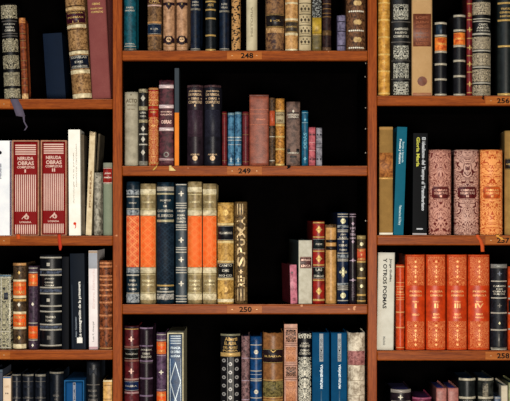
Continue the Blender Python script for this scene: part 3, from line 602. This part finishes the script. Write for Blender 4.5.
bk(g, 349.6, 356.4, 212, BA, pl, 'slim dark purple book beside the navy one on shelf 250', [
    ('l', [213.6, 216], ps, .8), ('d', 223, 2, ps), ('t', 226.4, 228.6, 'LOPE', ps, .1, .9), ('t', 229.8, 231.6, 'DE', ps, .3, .7), ('t', 232.6, 235, 'VEGA', ps, .1, .9), ('t', 236.6, 238.4, 'OBRAS', ps, .06, .94), ('d', 241, 2, ps), ('d', 259.6, 2.2, ps), ('d', 279.4, 2.2, ps), ('l', [260, 279.6], ps, .9), ('v', 283, 297, 'TEATRO', M('gilt', (120, 104, 116)), .3, .7, 1)], rnd=.35, D=.12, rz=.05)
bk(g, 357.2, 366, 234.5, BA, M('mottle', (100, 84, 58), (60, 50, 38), .7), 'short brown book with an orange-red label at the right end of shelf 250', [
    ('b', 235, 238.6, M('gilt', (170, 150, 100))), ('o', 243.4, 1.8, sg), ('lab', 248, 260, M('leather', (200, 84, 48), (170, 62, 36)), ['MITO', 'Y', 'SUEÑO'], gold), ('b', 260.4, 262, gold), ('o', 268.6, 1.7, sg), ('b', 276.6, 278.4, gold), ('o', 285.4, 1.7, sg), ('b', 293.4, 295.4, gold), ('b', 299.6, 301, gold)], rnd=.3, rz=.04)

# CENTRE BAY, lowest shelf
g = 'books on the centre shelf below number plate 250'
BA = 432
bgd = M('leather', (112, 36, 42), (74, 22, 30))
bk(g, 124, 138.4, 325.5, BA, bgd, 'burgundy book with a black and a blue label, leftmost on shelf below plate 250', [
    ('l', [328.6], gold, .9), ('b', 326, 327.6, M('leather', (60, 40, 56))), ('q', 338.4, 3, pinkline), ('r', 346.4, 1.8, M('leather', (160, 110, 96))), ('lab', 348, 358.6, M('leather', (26, 26, 26)), ['', 'COLÓN', ''], silver), ('r', 360.4, 1.8, M('leather', (160, 110, 96))),
    ('q', 370.6, 3, pinkline), ('r', 379, 2, M('leather', (190, 150, 140))), ('lab', 380.6, 390.4, M('leather', (24, 50, 100), (16, 32, 66)), ['', 'I-LERA', ''], silver), ('r', 392.4, 2, M('leather', (190, 150, 150))), ('b', 395, 425, bgd)], rnd=.4, pages=(50, 40, 60))
pb = M('leather', (50, 28, 46), (28, 14, 26)); pr = M('leather', (156, 134, 158), (110, 90, 116))
bk(g, 139.4, 152.6, 326.5, BA, pb, 'glossy dark plum book with pale ribs in the lower centre bay', [
    ('b', 327, 328.4, pr), ('r', 345.4, 1.4, pr), ('t', 348.4, 350.4, 'DON JUAN', silver, .1, .9), ('t', 352, 354, 'OBRAS', silver, .2, .8), ('t', 355.2, 357.2, 'SELECTAS', silver, .1, .9), ('r', 360.6, 1.6, pr), ('l', [362.4], dim, .6), ('r', 378, 1.8, pr), ('r', 395.4, 1.8, pr)], rnd=.4, pages=(50, 40, 70))
bk(g, 156.4, 166, 332, BA, M('mottle', (110, 84, 112), (74, 52, 78), .7), 'slim purple book with two orange labels in the lower centre bay', [
    ('l', [334, 339.6], silver, .9), orangelab(341, 353.6, ['ROSA', 'LIRIOS']), ('q', 371.6, 2.6, ivory), ('l', [355, 389.4], ps, .8), orangelab(391, 404, ['POEMA', 'II'])], rnd=.35, pages=(90, 90, 110))
slipcase('cream slipcases in the centre bay', 167.2, 183.6, 332, BA, (214, 206, 172), 'cream slipcase around a blue book in the lower centre bay', D=.14)
sil2 = M('gilt', (196, 208, 214))
bk(g, 169.2, 181.6, 334, BA - .9, M('leather', (28, 78, 122), (18, 54, 92), .6), 'blue book with silver diamonds inside the cream slipcase', [
    ('l', [335.6, 338, 340.4, 342.8], sil2, 1.2, .1, .95), ('t', 346, 348.6, 'FRANCIA', sil2, .12, .9), ('t', 350, 352.6, 'DE OTRO', sil2, .12, .9), ('t', 354, 356.6, 'SOÑAR', sil2, .12, .9), ('dia', 381, 5.6, 20, sil2), ('vl', [.08, .94], 358, 428, sil2, .5), ('dia', 411, 5.6, 14, sil2)], rnd=.08, dep=.001, D=.12)
tick = M('gilt', (206, 172, 110))
dd = [('b', 333.4, 335.4, M('gilt', (150, 146, 118))), ('t', 336.6, 340.2, 'Alberti', tick, .22, .85), ('t', 341, 344.4, 'EL ALBA', tick, .2, .8), ('t', 345.2, 348, 'DEL ALHELÍ', tick, .14, .86), ('t', 348.6, 351, 'POESÍA', tick, .12, .88), ('b', 352, 356, tick), ('vl', [.36, .64], 357, 430, M('gilt', (170, 166, 160)), .6)]
for i in range(8):
    y = 360 + i * 8.4; dd += [('o', y, 1.9, M('gilt', (180, 178, 176)), .17), ('o', y + 3.4, 1.9, M('gilt', (180, 178, 176)), .5), ('o', y, 1.9, M('gilt', (180, 178, 176)), .83)]
    dd += [('o', y, .8, blackL, .17), ('o', y + 3.4, .8, blackL, .5), ('o', y, .8, blackL, .83)]
bk(g, 220.4, 240.2, 333.4, BA, M('leather', (32, 30, 38), (18, 18, 24)), 'black book with columns of silver rosettes under a gilt title in the lower centre bay', dd, rnd=.3, pages=(60, 80, 90))
bk(g, 241.4, 249.6, 335.5, BA, M('mottle', (150, 116, 116), (90, 66, 70)), 'slim mottled pinkish brown book beside the bright blue one with silver lines', [('l', [357.6, 380], ps, .9), ('l', [399], ps, .9)], rnd=.3, pages=(40, 80, 130))
bb = M('leather', (14, 76, 132), (8, 50, 92))
bk(g, 250.2, 262, 336, BA, bb, 'bright blue book with silver lines and round dots in the lower centre bay', [('l', [344.4, 358, 370.4, 378.4, 380.2, 397.4], silver, 1), ('o', 351.4, 2.2, silver), ('o', 391.2, 2.2, silver), ('l', [374, 402], sil2, .5), ('o', 411, 2.2, silver)], rnd=.35, pages=(30, 90, 130))
bt = M('leather', (158, 108, 62), (122, 78, 42))
bk(g, 262.8, 283.4, 332, BA, bt, 'wide brown leather book with worn head and dark label in the lower centre bay', [
    ('lab', 348.4, 362.6, M('leather', (50, 26, 32), (34, 18, 22)), ['V', 'ILÍADA', ''], gold), ('lab', 380.6, 396.4, M('mottle', (140, 126, 76), (80, 74, 44)), [], gold), ('l', [379.6, 397, 399.6], gold, .8)], rnd=.3, worn=.003, pages=(90, 76, 60))
pt = M('leather', (190, 138, 112), (160, 108, 84)); dk = M('brocade', (34, 22, 28), (204, 152, 124), 1.0, None, .36)
bk(g, 284.2, 297.4, 323.5, BA, pt, 'tall pinkish tan book with black ornamental squares in the lower centre bay', [
    ('b', 329, 341.4, dk, .12, .9), ('l', [327.6, 342.6, 344.6, 362.4, 364.8, 377, 379], M('gilt', (120, 76, 62)), .6), ('b', 346.4, 361, M('brocade', (206, 146, 104), (150, 88, 62), 1.2), .12, .88), ('b', 366, 376, dk, .12, .9), ('b', 380.6, 401, M('brocade', (206, 146, 104), (150, 88, 62), 1.2), .12, .88)], rnd=.06, pages=(110, 84, 76))
bw = M('brocade', (26, 26, 32), (226, 222, 204), .9, None, .5)
bk(g, 298.4, 311.2, 331, BA, M('leather', (28, 30, 38), (16, 16, 22)), 'black book with silver filigree and three-line title in the lower centre bay', [
    ('b', 333, 338, bw), ('t', 341.6, 343.6, 'LEÓN', silver, .25, .78), ('t', 344.2, 346.4, 'FELIPE', silver, .12, .9), ('t', 348.6, 350.8, 'OBRAS', silver, .14, .86), ('t', 351.6, 354, 'COMPLETAS', silver, .06, .94), ('b', 356.6, 428, bw)] + [('q', y, 2.3, silver) for y in (361.6, 372.6, 384, 395)], rnd=.25, pages=(40, 80, 100))
cb = M('cloth', (10, 86, 130), (8, 72, 112))
for x0, x1, lab in ((312.2, 329.4, 'left of the two alike bright blue books with grey title strips'), (331, 347, 'right of the two alike bright blue books with grey title strips')):
    bk(g, x0, x1, 332, BA, cb, lab, [
        ('lab', 333, 361, M('paper', (176, 182, 184), (150, 156, 160)), [], silver, .42, .64), ('v', 338, 349, 'EL PINO', M('plain', (60, 66, 76)), .46, .6, 1), ('v', 351, 359, 'GREY', M('plain', (60, 66, 76)), .46, .6, 1), ('o', 350, .9, M('plain', (20, 24, 30)), .53),
        ('v', 364, 388, 'PINTURA ESPAÑOLA', sil2, .44, .62, 1), ('vl', [.53], 390, 428, M('gilt', (70, 110, 140)), 1.2)], rnd=.08, pages=(40, 120, 160))
bk(g, 348, 365.4, 332, BA, M('mottle', (216, 206, 186), (176, 160, 138), .5), 'cream vellum book with a faded pink label at the lower right of the centre bay', [
    ('lab', 350.4, 364.6, M('mottle', (184, 128, 124), (150, 92, 92), 1), [], pinkline), ('l', [380, 394.6], M('plain', (150, 134, 112)), .5)], rnd=.35, worn=.002, pages=(40, 84, 110))

# ================================================================== RIGHT BAY, top shelf
g = 'books on the right bay shelf numbered 256'
BA = 95.2
yg = M('leather', (214, 162, 74), (178, 120, 44)); yb = M('leather', (232, 196, 116), (196, 150, 76))
bk(g, 378.6, 390.4, -20, BA, yg, 'golden yellow ribbed leather book at the left end of shelf 256', [('r', y, 2, yb) for y in (2, 19, 36.4, 53.6, 70.4, 92.6)] + [('l', [6, 9, 12, 15], yb, .5)] + [('q', y, 2.2, yb) for y in (28.6, 45.4, 62, 79.4)], rnd=.4)
bs = M('brocade', (18, 20, 22), (206, 204, 188), .8, None, .45)
bk(g, 391.2, 411.4, -16, BA, M('leather', (24, 26, 28), (12, 13, 14)), 'wide black book with large silver scroll ornaments on shelf 256', [
    ('b', 3.4, 18.8, bs, .12, .86), ('l', [21, 41.2], dim, .9), ('t', 27, 29.4, 'AMERIGO', silver, .14, .86), ('t', 30.8, 33, 'NUEVO', silver, .2, .8), ('t', 34.4, 36.8, 'COMPLETAS', silver, .12, .88), ('b', 44.6, 58.6, bs, .12, .88), ('l', [60, 78.4], dim, .5), ('b', 62.4, 77.4, bs, .12, .88), ('b', 81, 94, bs, .12, .88)], rnd=.25)
tn2 = M('cloth', (198, 162, 116), (184, 148, 102)); br = M('leather', (134, 76, 52), (116, 64, 44))
bt2 = M('gilt', (160, 96, 64))
bk(g, 412, 432.4, -22, BA, tn2, 'wide tan cloth book with a large brown label and round brown stamp on shelf 256', [
    ('lab', 13, 45.8, br, [], bt2, .05, .95)] + [('t', y, y + 2.6, s, bt2, .18, .82) for y, s in ((15.6, 'LOPE'), (20.4, 'JUAN'), (24.6, 'ALONSO'), (29, 'ORTEGA'), (33.4, 'ROJAS'), (37.6, 'VIDAS'), (41.6, 'ILUSTRES'))] + [('o', 80.6, 4.9, br), ('t', 77.8, 83.2, 'A', bt2, .42, .6), ('b', 92, 95, M('mottle', (160, 104, 78), (190, 140, 96)), .04, .96)], rnd=.12)
ol = M('mottle', (228, 130, 52), (206, 84, 40), .5)
for x0, x1, tp, (a, b_), bands, lab in ((435.2, 447.4, 21, (36.4, 50), (22.4, 34.8, 51, 63.4, 78.6, 94), 'shorter of the two black books with orange labels on shelf 256'), (454, 466, 13, (31.8, 44), (15, 29.6, 45.2, 60, 75.4, 94), 'taller of the two black books with orange labels, next to the thin red one')):
    bk(g, x0, x1, tp, BA, M('leather', (30, 30, 38), (14, 14, 18)), lab, [('r', y, 2.2, M('gilt', (204, 196, 176))) for y in bands] + [('lab', a, b_, ol, ['', 'OBRAS', ''], M('gilt', (240, 190, 100)))] + ([('b', 23.6, 33.4, M('leather', (30, 60, 84)), .1, .55)] if tp == 21 else []), rnd=.4)
bk(g, 467, 472.4, -20, BA, M('leather', (134, 28, 32), (100, 18, 24)), 'very thin bright red book with gilt flowers on shelf 256', [('q', y, 2.8, gold) for y in (29, 47, 63.4, 83.4)] + [('l', [3, 19, 37.6, 55, 71.4, 92], gold, .9), ('t', 12, 16, 'ODA', gold, .15, .85)], rnd=.3, D=.06)
br2 = M('brocade', (50, 42, 36), (204, 190, 162), 1.4, None, .5)
bk(g, 473.2, 491.6, -18, BA, blackL, 'black book with close-set silver brocade panels near the plate 256', [
    ('p', 1, 14, br2), ('l', [18, 20.4], silver, 1), ('t', 22.6, 25, 'CAMPO', silver, .3, .8), ('t', 25.8, 28, 'AMOR', silver, .2, .9), ('t', 28.6, 30.6, 'POESÍAS', silver, .2, .95), ('r', 33, 2, silver), ('p', 35.8, 48.6, br2), ('r', 49.8, 1.6, silver), ('p', 52.2, 65, br2), ('r', 66.2, 1.6, silver), ('p', 68.4, 81, br2), ('r', 82.2, 1.6, silver), ('p', 84.2, 95, br2)], rnd=.35,
   ribbon=([(482.6, 94.6, .004, .6), (483.4, 95.6, -.0095, .6), (482.6, 97.4, -.0115, .8), (484, 99, -.011, .4)], (40, 26, 20), 2.4))
dgn = M('leather', (34, 44, 44), (18, 24, 26))
bk(g, 498.4, 516, -14, BA, dgn, 'dark green-black book with broad gold bands at the upper right edge of the photo', [
    ('r', 2.2, 2, gold), ('t', 7, 9, 'TRATADO', gold, .15, .85), ('t', 10.6, 12.6, 'GENERAL DE', gold, .1, .9), ('t', 14.4, 16.4, 'HISTORIA', gold, .12, .9), ('r', 19.4, 2, gold), ('l', [45.4], gold, 2), ('b', 92.4, 94.8, gold)], rnd=.35, lift=0)

# RIGHT BAY, second shelf
g = 'books on the right bay shelf numbered 257'
BA = 234.4
bk(g, 379.4, 393, 126, BA, M('cloth', (166, 130, 74), (140, 108, 60)), 'ochre cloth book with a mottled copper label at the left end of shelf 257', [
    ('lab', 152, 176.5, M('mottle', (178, 116, 58), (140, 82, 40), .6), [], M('gilt', (214, 150, 86))), ('b', 176.8, 178.6, M('gilt', (206, 160, 90))), ('b', 126.4, 129, M('cloth', (184, 144, 86))), ('b', 232, 234, ivory)], rnd=.15)
bk(g, 393.4, 403.4, 126.4, BA, M('plain', (8, 108, 132)), 'teal paperback with white vertical lettering, leaning on shelf 257', [
    ('v', 138.6, 163.4, 'Poesía y Relatos', M('plain', (215, 226, 228)), .2, .5, -1), ('v', 141, 162, 'Santa y leyenda', M('plain', (170, 204, 212)), .52, .78, -1), ('v', 204.6, 224.6, 'Visionarios & Diary', M('plain', (190, 216, 220)), .4, .72, -1)], rnd=.04, tilt=3.8)
bk(g, 412.4, 426.8, 132.6, BA, M('plain', (13, 16, 23)), 'black paperback with yellow and white lettering running down its spine on shelf 257', [
    ('v', 136.6, 166, 'Gloria María', M('plain', (206, 204, 90)), .22, .46, -1), ('v', 136.6, 210, 'El idealismo del Tiempo al Transiberiano', M('plain', (206, 210, 214)), .54, .86, -1), ('b', 227.6, 229, M('plain', (200, 204, 208)), .28, .72), ('b', 232.6, 234.2, M('plain', (186, 178, 178)))], rnd=.03, tilt=.9)
for x0, x1, c1, c2, cl, lab, wd in ((429.6, 452, (120, 44, 40), (208, 156, 138), (112, 36, 34), 'dusky pink damask volume next to the black paperback on shelf 257', 'TOMO I'), (455.4, 479.8, (104, 38, 36), (206, 166, 150), (108, 30, 32), 'middle one of three damask volumes, paler and deeper patterned, on shelf 257', 'TOMO II'), (481.2, 503.6, (190, 84, 36), (236, 166, 100), (206, 92, 34), 'orange damask volume, rightmost of the three on shelf 257', 'TOMO III')):
    da = M('brocade', c1, c2, .4, None, .66); ln = M('gilt', tuple(min(255, v + 10) for v in c2)); cm = M('leather', cl, tuple(int(v * .8) for v in cl))
    rb = None
    if x0 == 455.4: rb = ([(477, 234, .004, 1), (477.6, 235.4, -.0098, 1), (480.4, 239.5, -.0115, 1), (482.3, 245, -.011, 1.05), (482.6, 251, -.0112, 1)], (206, 92, 46), 3.4)
    if x0 == 481.2: rb = ([(497, 234, .004, 1), (497.6, 235.2, -.0098, 1), (500, 236.4, -.0115, 1.1), (503, 239.2, -.0112, 1)], (226, 164, 78), 3.2)
    bk(g, x0, x1, 149, BA, M('brocade', c1, c2, .6, None, .62), lab, [
        ('b', 152, 183, da, .06, .94), ('b', 185.4, 198.6, cm, .16, .84), ('b', 187.4, 196.6, cm, .11, .89), ('l', [186, 198], ln, .5, .18, .82), ('t', 188.4, 190.6, 'OBRAS', ln, .22, .8), ('t', 191.4, 193.6, 'SELECTAS', ln, .2, .82), ('t', 194.6, 196.6, wd.split()[1], ln, .45, .55),
        ('b', 201, 231, da, .06, .94)], rnd=.28, ribbon=rb)
bk(g, 505, 516, 130, BA, M('cloth', (176, 140, 82), (140, 106, 60)), 'ochre book with a dark label, cut off by the right photo edge on shelf 257', [('lab', 157.6, 169, M('leather', (46, 30, 26)), ['', 'AZORÍN', ''], gold)], rnd=.3, D=.1, rz=-.08)

# RIGHT BAY, third shelf
g = 'books on the right bay shelf numbered 258'
BA = 349.4
bk(g, 376.8, 393.6, 252, BA, M('paper', (212, 210, 198), (196, 192, 178)), 'pale grey paperback lettered OTROS POEMAS, leaning beside the thin orange book', [
    ('v', 257.6, 308, 'Y OTROS POEMAS', M('plain', (56, 56, 58)), .3, .54, -1), ('v', 258, 281, 'Jorge Guillén', M('plain', (80, 80, 84)), .66, .84, -1), ('v', 336, 345, 'Muchnik', M('plain', (150, 150, 144)), .35, .5, -1)], rnd=.08, tilt=1.4)
ob = M('leather', (206, 78, 32), (172, 54, 22)); og = M('gilt', (244, 176, 116))
bk(g, 396.2, 404.8, 264, BA, ob, 'thin orange-red book with gold ribs left of the four matching volumes', [('r', y, 1.4, og) for y in (266, 311.6, 327)] + [('l', [282, 286, 294, 297, 299, 347], og, .7), ('t', 287.4, 289, 'LUIS', og, .15, .85), ('t', 290.4, 292.4, 'ROSALES', og, .1, .9)], rnd=.4)
of = M('leather', (200, 68, 20), (186, 58, 16), .6); ot = M('brocade', (182, 60, 24), (232, 150, 92), 1.5, None, .36)
for i, (x0, x1) in enumerate(((405.8, 425.4), (426.4, 446.2), (447.4, 467.6), (468.6, 490.2))):
    nm = ('I', 'II', 'III', 'IV')[i]
    dd = [('b', 256, 285, ot, .08, .96), ('b', 320.6, 347.6, ot, .08, .96), ('l', [254.8, 348.4], M('gilt', (226, 110, 60)), .6), ('t', 289.4, 291.8, 'POESÍA', og, .2, .84), ('t', 293.4, 295.8, 'ESPAÑOLA', og, .2, .84), ('t', 300.4, 301.8, 'TOMO', og, .34, .66),
          ('t', 302.8, 307.4, nm, og, .5 - .05 * (i + 1), .5 + .05 * (i + 1))]
    dd += [('t', 313, 315, 'SIGLO', og, .32, .7)] if i == 0 else [('t', 312.6, 314.6, ('EDAD', 'SIGLO', 'RIMAS')[i - 1], og, .34, .66), ('t', 316, 317.6, ('MEDIA', 'DE ORO', 'VARIAS')[i - 1], og, .3, .7)]
    for y in (261, 266, 276, 281, 325, 330, 339, 344): dd.append(('star', y, 1.6, og))
    dd += [('q', 271, 2.6, og), ('o', 271, 1.3, of), ('q', 334.6, 2.6, og), ('o', 334.6, 1.3, of)]
    bk(g, x0, x1, 254, BA, of, 'bright orange-red volume %s of the four matching numbered volumes on shelf 258' % nm, dd, rnd=.22)
bk(g, 491.4, 507.8, 263, BA, M('mottle', (36, 40, 52), (18, 20, 28)), 'black book flecked with silver beside orange volume IV on shelf 258', [
    ('p', 263.6, 267.6, M('gilt', (150, 150, 144))), ('q', 273, 2.6, M('gilt', (120, 126, 140))), ('l', [280.6, 297.4, 349], silver, 1.2), ('t', 284.6, 286.4, 'CARMEN', silver, .12, .88), ('t', 287.6, 289.2, 'DE', silver, .3, .7), ('t', 290, 291.8, 'OBRAS', silver, .1, .9), ('t', 292.6, 294.2, 'SUELTAS', silver, .15, .85),
    ('q', 305, 2.4, dim), ('r', 312.4, 1.6, silver), ('d', 322.6, 1.6, sg), ('r', 329.4, 1.6, silver), ('vl', [.46], 333, 346, dim, 1.2), ('b', 347, 348.6, capw)], rnd=.3, worn=.001)
bk(g, 508.6, 520, 266, BA, ob, 'orange book cut off by the right photo edge beside the silver flecked black one', [('r', y, 1.6, silver) for y in (286, 298, 313, 328.6)] + [('lab', 299.4, 311.6, blackL, [], gold)], rnd=.3)

# RIGHT BAY, lowest shelf
g = 'books on the lowest shelf of the right bay'
BA = 470
pv = (84, 78, 130)
bk(g, 391.4, 411.6, 389, BA, M('leather', (52, 36, 48), (30, 20, 30)), 'wide dark purple book with a silver head band at the bottom of the right bay', [('r', 390.4, 4, M('gilt', (176, 168, 160))), ('q', 396.6, 2.6, ivory, .45), ('l', [401], silver, .8)], rnd=.4, pages=(100, 92, 150), D=.13)
bk(g, 413.2, 432.4, 397, BA, M('leather', (134, 52, 80), (96, 34, 58)), 'magenta book sunk lowest on the bottom shelf of the right bay', [('r', 398, 2, M('leather', (180, 100, 130)))], rnd=.4, pages=(110, 60, 110), D=.12)
pk = M('leather', (176, 116, 108), (150, 90, 84))
for x0, x1, lab in ((436.4, 446.8, 'left of the two dusty pink books at the bottom of the right bay'), (448, 458.6, 'right of the two dusty pink books at the bottom of the right bay')):
    bk(g, x0, x1, 387.4, BA, pk, lab, [('l', [389.4], M('gilt', (210, 150, 140)), .8)], rnd=.15, pages=(90, 96, 190), D=.12)
for x0, x1, w_, lab in ((459.6, 476.4, 0, 'black book with intact cream rings behind the two pink books at the bottom right'), (479, 494.4, .002, 'black book with a torn spine and cream rings at the bottom right')):
    bk(g, x0, x1, 377.6, BA, M('mottle', (66, 70, 64), (28, 32, 32), .5) if w_ else M('leather', (44, 50, 50), (24, 28, 30)), lab, [('r', 379, 2.4, M('leather', (206, 198, 176))), ('r', 397.4, 2.4, M('leather', (206, 198, 176))), ('r', 416, 2.4, cream), ('t', 400, 402, 'VIAJES', silver, .2, .8)] + ([('b', 383, 396, M('mottle', (150, 142, 124), (40, 42, 42), .8), .25, .6)] if w_ else []),
       rnd=.4, worn=w_, pages=(70, 110, 150), D=.13)
bk(g, 494.8, 501, 396, BA, M('leather', (112, 128, 150), (84, 98, 120)), 'short blue-grey book in front of the torn black one at the bottom right', [('l', [397.4], silver, .8)], rnd=.2, D=.09, pages=(110, 130, 160))
bk(g, 501.4, 507.8, 385, BA, M('paper', (216, 206, 184), (180, 168, 146)), 'slim cream book with a blue-tinted top at the bottom right edge', [], rnd=.2, D=.12, pages=(60, 110, 140))
bk(g, 508.6, 516, 382, BA, M('leather', (150, 150, 110), (110, 112, 80)), 'sage book at the very bottom right corner of the photo', [], rnd=.2, D=.12, pages=(60, 100, 120))

# ================================================================== BOOKCASE
case = bpy.data.objects.new('bookcase', None); C.objects.link(case)
tagit(case, 'reddish brown wooden library bookcase with three bays of numbered shelves holding old books', 'bookcase')
wx = M('woodx', (168, 88, 32), (126, 58, 22)); wz = M('woodz', (170, 88, 34), (132, 60, 24)); lit_edge = M('woodx', (206, 138, 100), (150, 84, 50), 2)  # last one: pale wood for nosing top edges, a highlight painted into the colour
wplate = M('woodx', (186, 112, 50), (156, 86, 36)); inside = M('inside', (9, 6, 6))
ink = M('plain', (24, 16, 12)); pin = M('gilt', (200, 170, 130))
YF = -.0095; DEP = .26
X_ = lambda px: WX(px, YF)
ups = [(-139, -130), (112.8, 121.9), (367.9, 376.9), (623, 632)]
TOP, BOT = 2.16, .1
for a, b_ in ups:
    mb = MB(); xa, xb = X_(a), X_(b_)
    mb.box(xa, xb, YF, YF + .022, 0, TOP, wz, .0012)
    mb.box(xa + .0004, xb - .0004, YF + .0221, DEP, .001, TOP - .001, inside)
    mb.build('upright', case)
ext = [598, 722, 846]
rows = {0: [98.7, 235, 348.8, 472] + ext, 1: [50.5, 165.4, 303.4, 432] + ext, 2: [95.4, 234.6, 349.6, 470] + ext}
up = {0: -32, 1: -78, 2: -36}
nums = {(1, 0): '248', (1, 1): '249', (1, 2): '250', (2, 0): '256', (2, 1): '257', (2, 2): '258'}
platex = {0: (-27, 10.2), 1: (227, 262), 2: (485.4, 521)}
for bay in range(3):
    xa, xb = X_(ups[bay][1]) + .0002, X_(ups[bay + 1][0]) - .0002
    for i, py in enumerate([up[bay]] + rows[bay]):
        z = WZ(py); th = .0195
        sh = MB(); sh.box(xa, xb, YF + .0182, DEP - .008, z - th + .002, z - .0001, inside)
        so = sh.build('shelf', case)
        nb_ = MB(); nb_.box(xa, xb, YF + .001, YF + .018, z - th, z, wx, .0024); nb_.box(xa + .0006, xb - .0006, YF + .0019, YF + .0036, z - .0012, z + .0001, lit_edge, .0004); nb_.build('nosing', so)
        if 1 <= i <= 3:
            pa, pb2 = X_(platex[bay][0]), X_(platex[bay][1])
            pm = MB(); pm.box(pa, pb2, YF + .0002, YF + .0012, z - th + .0022, z - .0018, wplate, .0003)
            n_ = nums.get((bay, i - 1)); zc = z - th / 2; cx = (pa + pb2) / 2
            if n_:
                vs, fs = text_mesh(n_); W_ = .0125; H_ = .0054
                off = {'248': 2.5, '249': 0, '250': 1}.get(n_, 0) * PX
                pm.add([(cx - W_ * 1.0 + off + u * W_ * 2, YF - .0001, zc - H_ + v * H_ * 2) for u, v in vs], fs, ink)
            for sx in (-1, 1):
                xx = cx + sx * .0245
                pm.box(xx - .0014, xx + .0014, YF - .0003, YF + .0003, zc - .0006, zc + .0006, pin)
            pm.build('number_plate', so)
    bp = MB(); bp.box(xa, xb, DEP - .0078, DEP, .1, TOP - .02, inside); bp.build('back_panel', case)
mb = MB(); mb.box(X_(-139), X_(634), YF - .004, DEP + .002, TOP + .0002, TOP + .03, wx, .003); mb.build('top_board', case)
for bay in range(3):
    mb = MB(); mb.box(X_(ups[bay][1]) + .0003, X_(ups[bay + 1][0]) - .0003, YF + .012, YF + .03, 0, .1, wx, .001); mb.build('plinth', case)
# shelf pins in the sides of the empty part of the centre bay
for (x, y, Y) in ((366.2, 76, .03), (366.2, 107, .02), (366.2, 128, .02), (366.2, 152, .02), (366.2, 220, .02), (366.2, 62.5, .015)):
    mb = MB(); xr = X_(367.2); z = WZ(y, Y)
    mb.box(xr - .0016, xr, Y - .0012, Y + .0012, z - .0012, z + .0012, M('gilt', (150, 140, 130))); mb.build('shelf_pin', case)

# ------------------------------------------------------------------ room
def struct(name, x0, x1, y0, y1, z0, z1, m):
    mb = MB(); mb.box(x0, x1, y0, y1, z0, z1, m); o = mb.build(name); o['kind'] = 'structure'; return o
struct('floor', -3, 3, -4.5, .4, -.05, -.0005, M('woodx', (120, 84, 56), (88, 58, 38)))
struct('wall_back', -3, 3, .3, .4, 0, 2.9, M('paper', (150, 140, 126)))

# ------------------------------------------------------------------ light
def area(name, loc, target, size, power, col):
    l = bpy.data.lights.new(name, 'AREA'); l.shape = 'RECTANGLE'; l.size, l.size_y = size; l.energy = power; l.color = col
    o = bpy.data.objects.new(name, l); C.objects.link(o); o.location = loc
    o.rotation_euler = (Vector(target) - Vector(loc)).to_track_quat('-Z', 'Y').to_euler()
area('key_light', (.15, -2.9, 1.2), (0, 0, 1.4), (.5, .4), 84, (1.0, .93, .82))  # unseen warm key light, added behind the camera to light the spines
area('window_light', (-1.0, -1.6, 2.7), (-.1, 0, 1.5), (1.0, .8), 14, (.84, .9, 1.0))
w = bpy.data.worlds.new('room'); w.use_nodes = True; S.world = w
w.node_tree.nodes['Background'].inputs[0].default_value = (.5, .55, .65, 1); w.node_tree.nodes['Background'].inputs[1].default_value = .01

# ------------------------------------------------------------------ camera
cam = bpy.data.cameras.new('camera'); co = bpy.data.objects.new('camera', cam); C.objects.link(co)
co.location = ((HX - 255) * PX, -DIST, EYE); co.rotation_euler = (math.pi / 2, 0, 0)
cam.sensor_width = 36; cam.lens = 36 * DIST / (510 * PX)
cam.shift_x = (255 - HX) / 510; cam.shift_y = (HY - 199.7) / 510
cam.clip_start = .05
S.camera = co
S.view_settings.view_transform = 'Standard'; S.view_settings.look = 'None'; S.view_settings.gamma = 1
S.view_settings.exposure = 0
